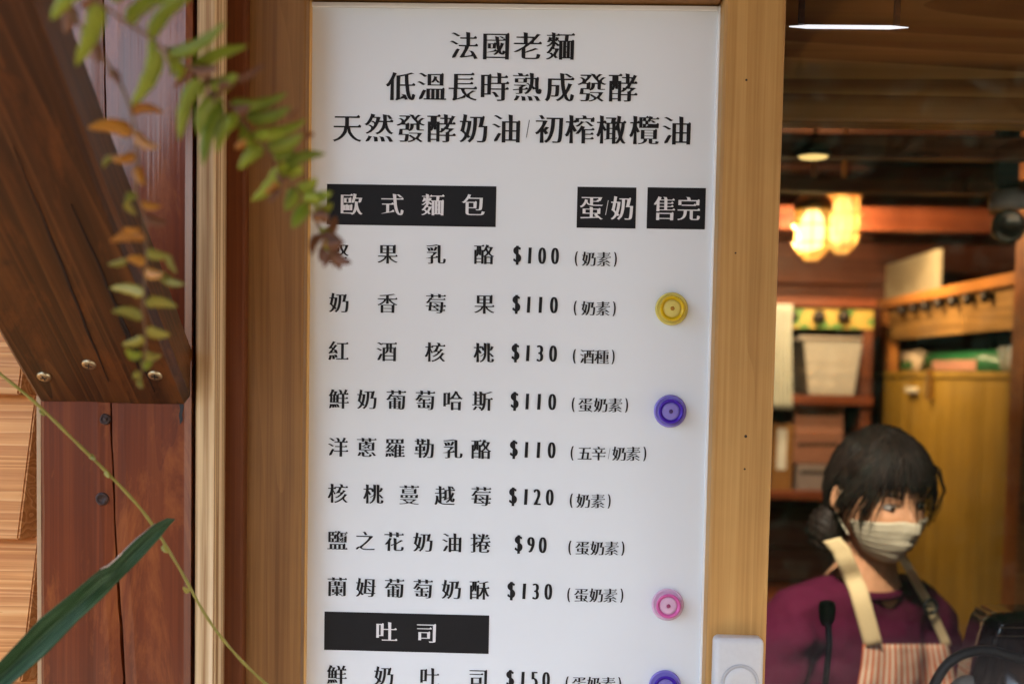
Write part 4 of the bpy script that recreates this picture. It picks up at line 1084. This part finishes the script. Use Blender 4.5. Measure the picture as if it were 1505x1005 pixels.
def body_graph(g, grow=0.0, torso=True, arms=True, legs=False, head=False, hands=False, neck=True):
    G = grow
    pel = g.add((0, .05, .86), .115 + G)
    s1 = g.add((0, .03, .98), .108 + G, pel); s2 = g.add((0, .005, 1.09), .118 + G, s1); s3 = g.add((0, 0, 1.185), .105 + G, s2)
    if neck:
        n1 = g.add((0, -.012, 1.258), .056 + G * .6, s3)
    if head:
        n2 = g.add((0, -.03, 1.31), .047, n1); g.add((0, -.035, 1.37), .05, n2)
    for sx_ in (-1, 1):
        c1 = g.add((sx_ * .075, .0, 1.205), .066 + G, s3)
        sh = g.add((sx_ * .148, .004, 1.192), .056 + G, c1)
        u1 = g.add((sx_ * .178, -.0, 1.09), .047 + G * 1.2, sh); el = g.add((sx_ * .195, -.01, .985), .041 + G * 1.3, u1)
        f1_ = g.add((sx_ * .175, -.10, 1.02), .037 + G * 1.2, el); wr = g.add((sx_ * .13, -.21, 1.075), .026 + G, f1_)
        if hands:
            pm = g.add((sx_ * .115, -.255, 1.085), .030, wr)
    if legs:
        for sx_ in (-1, 1):
            hp = g.add((sx_ * .085, .05, .80), .088 + G, pel); kn = g.add((sx_ * .09, .03, .45), .056 + G, hp)
            ca_ = g.add((sx_ * .09, .055, .30), .05 + G, kn); an = g.add((sx_ * .09, .06, .10), .034 + G, ca_)
            if not hands: continue
            g.add((sx_ * .10, -.03, .045), .03, g.add((sx_ * .095, .05, .055), .035, an))
    return g
def fin(me, zo=0.0):
    for v in me.vertices:
        if abs(v.co.x) < .14 and v.co.z > .8: v.co.y = .02 + (v.co.y - .02) * (.80 if v.co.z < 1.22 else .95)
    me.transform(Matrix.Translation((0, 0, ZO))); me.transform(PM); return me
g = body_graph(Sk(), -.005, legs=True, head=True, hands=True); bme = fin(skin(g.v, g.e, g.r, 2))
# head
HC = Vector((-.022, -.062, 1.405 + .0)); HM = Matrix.Translation(HC) @ Matrix.Rotation(R(-5), 4, 'Z') @ Matrix.Rotation(R(12), 4, 'X') @ Matrix.Rotation(R(-3), 4, 'Y') @ Matrix.Scale(.92, 4)
def gs(x, z, cx_, cz_, sx_, sz_): return math.exp(-((x - cx_) / sx_) ** 2 - ((z - cz_) / sz_) ** 2)
def head_pt(d):
    x, y, z = d.x * .073, d.y * .092, d.z * .112
    low = max(0.0, -(z + .01) / .102)
    x *= 1 - .34 * low ** 1.5
    if y > 0: y *= 1 - .45 * low; 
    y += -.012 * low if y < 0 else 0
    if y < 0:
        f_ = min(1, -y / .05)
        y -= f_ * (.020 * gs(x, z, 0, -.026, .010, .020) + .008 * gs(x, z, 0, -.004, .008, .026))
        y += f_ * .010 * (gs(x, z, .030, .006, .016, .012) + gs(x, z, -.030, .006, .016, .012))
        y -= f_ * .004 * (gs(x, z, .03, .026, .022, .007) + gs(x, z, -.03, .026, .022, .007))
        y -= f_ * (.007 * gs(x, z, 0, -.056, .020, .004) + .008 * gs(x, z, 0, -.066, .017, .005) + .007 * gs(x, z, 0, -.095, .018, .014))
        y -= f_ * .004 * (gs(x, z, .038, -.025, .018, .02) + gs(x, z, -.038, -.025, .018, .02))
    return Vector((x, y, z))
b = bmesh.new(); bmesh.ops.create_uvsphere(b, u_segments=72, v_segments=56, radius=1)
for v in b.verts: v.co = head_pt(v.co.normalized())
for sx_ in (-1, 1):   # ears
    r0 = bmesh.ops.create_icosphere(b, subdivisions=3, radius=1)
    for v in r0['verts']:
        q_ = v.co.copy(); rim = q_.y * q_.y + q_.z * q_.z
        v.co = Vector((sx_ * (.073 + .008 * q_.x * sx_ + .010 * max(0, q_.y) + (.0 if rim > .5 else -.003)), .008 + .017 * q_.y, -.004 + .031 * q_.z * (1 if q_.z > 0 else .9)))
hme = bm_mesh(b); hme.transform(HM); hme.transform(Matrix.Translation((0, 0, ZO))); hme.transform(PM)
# hands: palm + five jointed fingers each
def hand(sx_):
    out = []
    wr = Vector((sx_ * .13, -.21, 1.075)); dirh = Vector((-sx_ * .25, -.95, -.12)).normalized(); sd_ = Vector((1, 0, 0)) - dirh * dirh.x; sd_.normalize(); dn = Vector((0, 0, -1))
    pal = wr + dirh * .045
    b_ = box_bm(-.5, .5, -.5, .5, -.5, .5); bmesh.ops.subdivide_edges(b_, edges=list(b_.edges), cuts=4, use_grid_fill=True)
    for v in b_.verts:
        q_ = v.co.normalized() * .5 * .5 + v.co * .55
        v.co = wr + dirh * (.045 + q_.y * -.105) + sd_ * q_.x * .085 + dn * q_.z * .038
    m_ = bm_mesh(b_); out.append(m_)
    for k_, (off, ln) in enumerate(((-.030, .060), (-.010, .068), (.010, .064), (.029, .050))):
        p0 = wr + dirh * .075 + sd_ * off; p1 = p0 + dirh * ln * .35; p2 = p1 + (dirh * .85 + dn * .5) * ln * .38; p3 = p2 + (dirh * .5 + dn * .85) * ln * .32
        out.append(skin([tuple(p0), tuple(p1), tuple(p2), tuple(p3)], [(0, 1), (1, 2), (2, 3)], [.009, .0085, .0078, .0065], 2))
    t0 = wr + dirh * .02 - sd_ * sx_ * .030; t1 = t0 + (dirh * .6 - sd_ * sx_ * .7) * .035; t2 = t1 + (dirh * .9 - sd_ * sx_ * .2 + dn * .2) * .03
    out.append(skin([tuple(t0), tuple(t1), tuple(t2)], [(0, 1), (1, 2)], [.012, .0098, .008], 2))
    return out
b = bmesh.new(); b.from_mesh(bme); b.from_mesh(hme)
for sx_ in (-1, 1):
    for m_ in hand(sx_):
        m_.transform(Matrix.Translation((0, 0, ZO))); m_.transform(PM); b.from_mesh(m_)
me = bm_mesh(b)
tmp = bpy.data.objects.new('t', me); C.objects.link(tmp); md = tmp.modifiers.new('r', 'REMESH'); md.mode = 'VOXEL'; md.voxel_size = .0032; md.use_smooth_shade = True
sm = tmp.modifiers.new('s', 'SMOOTH'); sm.factor = .5; sm.iterations = 2
bodym = eval_mesh(tmp); bpy.data.objects.remove(tmp); bodym.materials.clear()
M['skin'] = plain('skin', (.60, .30, .16), .45, 0, .08, .1, 50, .4, sss=.12)
pe = empty('person', (PX, PYY, .06)); tag(pe, 'person in purple sweater, striped apron and pale face mask behind the window', 'person')
place('body', bodym, M['skin'], pe, True)
def hp(x, y, z): return PM @ (Matrix.Translation((0, 0, ZO)) @ (HM @ Vector((x, y, z))))
def to_head(me): me.transform(HM); me.transform(Matrix.Translation((0, 0, ZO))); me.transform(PM); return me
M['eyew'] = plain('eye_white', (.35, .31, .28), .4); M['iris'] = plain('iris_dark', (.02, .012, .008), .1)
for sx_ in (-1, 1):
    b = bmesh.new(); bmesh.ops.create_uvsphere(b, u_segments=20, v_segments=14, radius=.0115)
    for v in b.verts: v.co = Vector((v.co.x * 1.15, v.co.y * .8, v.co.z * .58)) + Vector((sx_ * .030, -.0735, .005))
    ey = place('eye', to_head(bm_mesh(b)), M['eyew'], pe, True)
    place('iris', to_head(bm_mesh(lathe_bm([(.001, .003), (.0052, .002), (.0050, -.0005), (.001, -.0012)], 16, (sx_ * .030, -.0822, .0035)))), M['iris'], ey, True)
    P_ = [Vector((sx_ * (.016 + .030 * u), -.0885 + .016 * u * u, .0235 + .005 * math.sin(math.pi * u * .8))) for u in (0, .25, .5, .75, 1)]
    place('eyebrow', to_head(bm_mesh(tube_bm(P_, [.0014, .0022, .0022, .0017, .0008], 6))), M['iris'], pe, True)
    P_ = [Vector((sx_ * (.0165 + .027 * u), -.0855 + .009 * u * u, .0085 + .004 * math.sin(math.pi * u))) for u in (0, .25, .5, .75, 1)]
    place('eyelid_line', to_head(bm_mesh(tube_bm(P_, .0011, 5))), M['iris'], pe, True)
# mask: lower face sheet standing just proud
b = bmesh.new(); gr = []
nu, nv = 30, 20
for j in range(nv + 1):
    row = []
    for i in range(nu + 1):
        ph_ = R(-78 + 156 * i / nu); topz = .0 - .16 * (abs(i / nu - .5) * 2) ** 1.5
        zz = topz - .12 + (-.93 + .0 - (topz - .12)) * j / nv + .10 * (abs(i / nu - .5) * 2) ** 2 * (j / nv)
        rr = math.sqrt(max(.05, 1 - zz * zz)); d = Vector((math.sin(ph_) * rr, -math.cos(ph_) * rr, zz)).normalized()
        q_ = head_pt(d); nrm = Vector((d.x, d.y, d.z * .4)).normalized()
        q_ = q_ + nrm * (.0045 + .005 * math.exp(-(ph_ / .5) ** 2) * math.sin(math.pi * min(1, j / nv * .9 + .05)) + .0008 * math.sin(j * 2.1))
        row.append(b.verts.new(q_))
    gr.append(row)
for j in range(nv):
    for i in range(nu): b.faces.new((gr[j][i], gr[j][i + 1], gr[j + 1][i + 1], gr[j + 1][i]))
mk = place('face_mask', to_head(bm_mesh(b)), plain('mask_cloth', (.60, .52, .37), .8, 0, .03), pe, True); md = mk.modifiers.new('s', 'SOLIDIFY'); md.thickness = .0015
for sx_ in (-1, 1):
    for z0_, z1_ in ((-.020, .022), (-.060, -.028)):
        P_ = [Vector((sx_ * .070, -.022, z0_)), Vector((sx_ * .0765, -.008, (z0_ + z1_) / 2)), Vector((sx_ * .079, .012, z1_)), Vector((sx_ * .078, .024, z1_ * .5))]
        place('ear_loop', to_head(bm_mesh(tube_bm(P_, .0011, 5))), mk.data.materials[0], pe, True)
# hair: shell over the skull with a fringe, made of strands over a cap
m, t, p = new_mat('dark_hair'); L = t.links.new
tc = N(t, "ShaderNodeTexCoord"); mp = N(t, "ShaderNodeMapping", inp={'Scale': (160, 160, 14)}); L(tc.outputs['Object'], mp.inputs[0])
n = N(t, "ShaderNodeTexNoise", inp={'Scale': 1, 'Detail': 3}); L(mp.outputs[0], n.inputs[0])
L(ramp(t, n.outputs[0], [(.3, (.005, .0035, .003)), (.7, (.022, .013, .009))]), p.inputs['Base Color']); p.inputs['Roughness'].default_value = .6; p.inputs['Specular IOR Level'].default_value = .2
bp = N(t, "ShaderNodeBump", inp={0: .6, 1: .002}); L(n.outputs[0], bp.inputs['Height']); L(bp.outputs[0], p.inputs['Normal'])
M['hair'] = m
b = bmesh.new(); bmesh.ops.create_uvsphere(b, u_segments=64, v_segments=48, radius=1)
dele = []
for v in b.verts:
    d = v.co.normalized(); q_ = head_pt(d)
    front = -d.y; lim = .30 if front > .15 else -.05 - .75 * (d.y > .25) * min(1, (d.y - .25) * 2.5)
    if front > .15: lim = .36 - .1 * abs(d.x)
    elif front > -.15: lim = .16
    if d.z < lim: dele.append(v)
    th_ = .012 + .006 * max(0, d.z) + .0025 * mnoise.noise(d * 7)
    v.co = q_ + d * th_
bmesh.ops.delete(b, geom=dele, context='VERTS')
o = place('hair', to_head(bm_mesh(b)), M['hair'], pe, True); md = o.modifiers.new('s', 'SOLIDIFY'); md.thickness = .010; md.offset = -1
hair = o
b = bmesh.new()
def strand(P_, r0, r1=None, bm=b):
    n_ = len(P_); tube_bm([Vector(q_) for q_ in P_], [r0 * (1 - .75 * (i / (n_ - 1)) ** 2) for i in range(n_)], 6, bm)
random.seed(11)
for i in range(380):      # fringe and side locks
    a = R(random.uniform(-100, 100)); ps = []
    zend = .035 + random.uniform(-.012, .012) if abs(a) < R(50) else -.01 + random.uniform(-.03, .02)
    for k_ in range(7):
        u = k_ / 6; zz = .985 + (zend / .112 - .985) * u ** 1.3; aa = a * (.35 + .65 * u) + .05 * math.sin(i + u * 3)
        rr = math.sqrt(max(.03, 1 - zz * zz)); d = Vector((math.sin(aa) * rr, -math.cos(aa) * rr, zz)).normalized()
        ps.append(head_pt(d) + d * (.013 + .004 * math.sin(u * 3) + random.uniform(0, .004)))
    strand(ps, random.uniform(.0010, .0026))
for i in range(170):      # hair combed to the bun at the nape on the viewer's left
    a = R(random.uniform(-178, -70)); ps = []
    for k_ in range(7):
        u = k_ / 6; zz = .97 - 1.45 * u; aa = a * (1 - u) + R(-128) * u
        rr = math.sqrt(max(.03, 1 - zz * zz)); d = Vector((math.sin(aa) * rr, -math.cos(aa) * rr, zz)).normalized(); ps.append(head_pt(d) + d * (.015 + random.uniform(0, .004)))
    strand(ps, random.uniform(.0012, .0026))
P_ = [(.060, -.045, .075), (.084, -.050, .055), (.102, -.046, .02), (.106, -.040, -.015), (.094, -.042, -.045)]      # loose lock on the right
for k_ in range(5): strand([Vector(q_) + Vector((random.uniform(-.004, .004), random.uniform(-.006, .006), random.uniform(-.004, .004))) for q_ in P_], .0016)
for i in range(46):
    a = R(random.uniform(-150, 95)); zz = random.uniform(-.1, .9); rr = math.sqrt(max(.03, 1 - zz * zz)); d = Vector((math.sin(a) * rr, -math.cos(a) * rr, zz)).normalized()
    p_ = head_pt(d) + d * .012; q1 = p_ + d * random.uniform(.004, .014) + Vector((random.uniform(-.01, .01), 0, -.012)); q2 = q1 + d * random.uniform(-.004, .008) + Vector((random.uniform(-.012, .012), 0, -random.uniform(.015, .03)))
    strand([p_, p_.lerp(q1, .5) + d * .003, q1, q1.lerp(q2, .5) + d * .002, q2], .0006)
o = place('hair_strands', to_head(bm_mesh(b)), M['hair'], pe, True); o['kind'] = 'stuff'
b = bmesh.new(); bmesh.ops.create_icosphere(b, subdivisions=4, radius=1)
for v in b.verts:
    q_ = v.co; v.co = Vector((-.066 + q_.x * .034, .052 + q_.y * .034, -.075 + q_.z * .044)) * 1.0 + q_ * (.003 * math.sin(18 * (q_.z + .5 * q_.x)) + .002 * mnoise.noise(q_ * 9))
place('hair_bun', to_head(bm_mesh(b)), M['hair'], pe, True)
# sweater
g = body_graph(Sk(), .012); sme = fin(skin(g.v, g.e, g.r, 2))
tmp = bpy.data.objects.new('t', sme); C.objects.link(tmp); md = tmp.modifiers.new('r', 'REMESH'); md.mode = 'VOXEL'; md.voxel_size = .006; md.use_smooth_shade = True
sm = tmp.modifiers.new('s', 'SMOOTH'); sm.factor = .6; sm.iterations = 6
sme = eval_mesh(tmp); bpy.data.objects.remove(tmp); sme.materials.clear()
nrm = [v.normal.copy() for v in sme.vertices]
for v, nn in zip(sme.vertices, nrm):
    q_ = v.co; v.co = q_ + nn * (.009 * (mnoise.noise(Vector((q_.x * 9, q_.y * 9, q_.z * 26))) ) + .003 * mnoise.noise(q_ * 40))
m, t, p = new_mat('purple_knit'); L = t.links.new
tc = N(t, "ShaderNodeTexCoord"); wv = N(t, "ShaderNodeTexNoise", inp={'Scale': 500, 'Detail': 3}); L(tc.outputs['Object'], wv.inputs[0])
L(ramp(t, wv.outputs[0], [(.3, (.055, .003, .018)), (.7, (.095, .007, .034))]), p.inputs['Base Color']); p.inputs['Roughness'].default_value = .85; p.inputs['Specular IOR Level'].default_value = .15
bp = N(t, "ShaderNodeBump", inp={0: .4, 1: .001}); L(wv.outputs[0], bp.inputs['Height']); L(bp.outputs[0], p.inputs['Normal'])
place('sweater', sme.copy(), m, pe, True)
P_ = [PM @ Vector((.064 * math.cos(a), -.012 - .055 * math.sin(a), 1.248 + ZO - .012 * math.sin(a))) for a in [2 * math.pi * i / 28 for i in range(29)]]
place('collar', bm_mesh(tube_bm(P_, .0075, 10, cap=False)), m, pe, True)
# trousers, shoes
g = Sk(); pel = g.add((0, .05, .84), .12)
for sx_ in (-1, 1):
    h_ = g.add((sx_ * .085, .05, .78), .098, pel); k_ = g.add((sx_ * .09, .03, .45), .070, h_); c_ = g.add((sx_ * .09, .055, .28), .062, k_); g.add((sx_ * .09, .06, .13), .055, c_)
place('trousers', fin(skin(g.v, g.e, g.r, 2)), plain('dark_trousers', (.02, .02, .028), .8), pe, True)
for sx_ in (-1, 1):
    b = box_bm(sx_ * .098 - .045, sx_ * .098 + .045, -.13, .11, .062, .14, .03, 4)
    for v in b.verts:
        if v.co.y < 0 and v.co.z > .1: v.co.z -= .035
    me = bm_mesh(b); me.transform(Matrix.Translation((0, 0, ZO))); me.transform(PM); me.transform(Matrix.Translation((0, 0, .0))); place('shoe', me, M['black'], pe, True)
# apron laid on the sweater (found by casting rays on it)
bvh = BVHTree.FromPolygons([v.co for v in sme.vertices], [tuple(pl.vertices) for pl in sme.polygons])
def onsw(px, py, lift=.006):
    d = ray(px, py); h_ = bvh.ray_cast(CAM, d); pt = h_[0] if h_[0] is not None else at(px, py, PYY - .08)
    return pt - d * lift, (h_[0] is not None)
ym = None
def strap_mesh(path, wpx, lift, nsub=26):
    """path of pixel points -> a thin ribbon on the sweater"""
    b = bmesh.new(); rows = []; acc = []
    for i in range(len(path) - 1):
        for k_ in range(nsub // (len(path) - 1)):
            u = k_ / (nsub // (len(path) - 1)); acc.append((path[i][0] + (path[i + 1][0] - path[i][0]) * u, path[i][1] + (path[i + 1][1] - path[i][1]) * u))
    acc.append(path[-1]); dep = []
    for x, y in acc: dep.append([(onsw(x + o_ * wpx / 2, y + (o_ * -wpx * .12), lift)) for o_ in (-1, 0, 1)])
    # smooth depths
    D = [max(.3, min((p_[0] - CAM).length for p_ in r_)) for r_ in dep]
    for _ in range(4): D = [D[0]] + [(D[i - 1] + D[i] * 2 + D[i + 1]) / 4 for i in range(1, len(D) - 1)] + [D[-1]]
    for (x, y), dd in zip(acc, D):
        rows.append([b.verts.new(CAM + ray(x + o_ * wpx / 2, y - o_ * wpx * .12) * dd) for o_ in (-1, -.5, 0, .5, 1)])
    for r0, r1 in zip(rows, rows[1:]):
        for k_ in range(4): b.faces.new((r0[k_], r0[k_ + 1], r1[k_ + 1], r1[k_]))
    return b
m_st = plain('cream_webbing', (.66, .50, .27), .8, 0, .06, .3, 500)
for path, wpx in ((((1222, 792), (1236, 808), (1262, 868), (1284, 948)), 26), (((1322, 812), (1340, 842), (1366, 890), (1392, 948)), 13)):
    o = place('shoulder_strap', bm_mesh(strap_mesh(path, wpx, .008)), m_st, pe, True); md = o.modifiers.new('s', 'SOLIDIFY'); md.thickness = .002
c, _ = onsw(1368, 891, .030)
P_ = [c + Vector((.0, 0, 0)) + (M_c2w @ Vector((.011 * math.cos(a), .0115 * math.sin(a), 0))) for a in [2 * math.pi * i / 20 for i in range(21)]]
bk = place('buckle', bm_mesh(tube_bm(P_, .0028, 7, cap=False)), M['black'], pe, True)
place('buckle_bar', bm_mesh(tube_bm([P_[0], P_[10]], .002, 6)), M['black'], bk, True)
m, t, p = new_mat('striped_apron'); L = t.links.new
uvn = N(t, "ShaderNodeUVMap"); sx2 = N(t, "ShaderNodeSeparateXYZ"); L(uvn.outputs[0], sx2.inputs[0])
ml = N(t, "ShaderNodeMath", operation='MULTIPLY', inp={1: 16.0}); L(sx2.outputs[0], ml.inputs[0]); frc = N(t, "ShaderNodeMath", operation='PINGPONG', inp={1: .5}); L(ml.outputs[0], frc.inputs[0])
L(ramp(t, frc.outputs[0], [(.23, (.58, .12, .035)), (.27, (.72, .58, .42))]), p.inputs['Base Color']); p.inputs['Roughness'].default_value = .85
b = bmesh.new(); uvl = b.loops.layers.uv.new('uv'); gr = []
nu, nv = 24, 18
D = np.zeros((nv + 1, nu + 1)); PXY = {}
for j in range(nv + 1):
    v_ = j / nv; y = 946 + 150 * v_; xl = 1268 - 30 * v_ ** 1.5; xr_ = 1393 + 34 * v_
    for i in range(nu + 1):
        x = xl + (xr_ - xl) * i / nu; pt, ok = onsw(x, y + 2 * math.sin(i * .5), .007); D[j, i] = (pt - CAM).length if ok else np.nan; PXY[j, i] = (x, y)
md_ = np.nanmedian(D); 
for _ in range(60):
    bad = np.isnan(D)
    if not bad.any(): break
    E_ = D.copy()
    for j, i in zip(*np.where(bad)):
        nb = [D[jj, ii] for jj, ii in ((j - 1, i), (j + 1, i), (j, i - 1), (j, i + 1)) if 0 <= jj <= nv and 0 <= ii <= nu and not np.isnan(D[jj, ii])]
        if nb: E_[j, i] = sum(nb) / len(nb)
    D = E_
D = np.minimum(D, md_ + .12)
for _ in range(3): D[1:-1, 1:-1] = np.minimum(D[1:-1, 1:-1], (D[:-2, 1:-1] + D[2:, 1:-1] + D[1:-1, :-2] + D[1:-1, 2:]) / 4 + .002)
for j in range(nv + 1): gr.append([b.verts.new(CAM + ray(*PXY[j, i]) * (D[j, i] - .003 + .0025 * math.sin(i * 1.1 + j * .25))) for i in range(nu + 1)])
for j in range(nv):
    for i in range(nu):
        f_ = b.faces.new((gr[j][i], gr[j][i + 1], gr[j + 1][i + 1], gr[j + 1][i]))
        for lp, (uu, vv) in zip(f_.loops, ((i, j), (i + 1, j), (i + 1, j + 1), (i, j + 1))): lp[uvl].uv = (uu / nu, vv / nv)
o = place('apron', bm_mesh(b), m, pe, True); md = o.modifiers.new('s', 'SOLIDIFY'); md.thickness = .0015

# =====================================================================================
#  OUTSIDE, behind the photographer (unseen; leafy mass added for the reflections in glass and gloss)
# =====================================================================================
random.seed(3)
def backdrop_h(x): return 2.2 + 2.0 * min(1, max(0, (x + 1.5) / 1.2))  # kept low on the left so the glossy post reflects sky
b = bmesh.new()
for i in range(30000):
    x = random.uniform(-11, 11); zz = random.uniform(.05, 1) ** .8 * (backdrop_h(x) + .4 * mnoise.noise(Vector((x * .5, 0, 4)))); y = -6.2 - random.uniform(0, 1.2) - .4 * mnoise.noise(Vector((x, zz, 0)))
    q_ = Vector((x, y, zz)); r_ = random.uniform(.07, .14); a = Vector(mnoise.random_unit_vector()); c_ = a.orthogonal().normalized(); d = a.cross(c_)
    b.faces.new([b.verts.new(q_ + c_ * r_), b.verts.new(q_ + d * r_ * .5), b.verts.new(q_ - c_ * r_), b.verts.new(q_ - d * r_ * .5)])
me_h = bm_mesh(b); b = bmesh.new(); b.from_mesh(me_h); gx = []
for i in range(45):
    x = -11 + i * .5; col_ = []
    for j in range(13):
        zz = (backdrop_h(x) - .2 + .4 * mnoise.noise(Vector((x * .5, 0, 4)))) * j / 12; col_.append(b.verts.new((x, -6.9 - .25 * mnoise.noise(Vector((x * 2, zz * 2, 0))), zz)))
    gx.append(col_)
for c0_, c1_ in zip(gx, gx[1:]):
    for j in range(12): b.faces.new((c0_[j], c1_[j], c1_[j + 1], c0_[j + 1]))
hd = mobj('backdrop', bm_mesh(b), leafy('backdrop_leaves', (.012, .03, .008), (.03, .06, .016), .03, .8)); tag(hd, 'tall leafy green hedge added unseen behind the photographer to darken reflections', 'backdrop', kind='stuff')
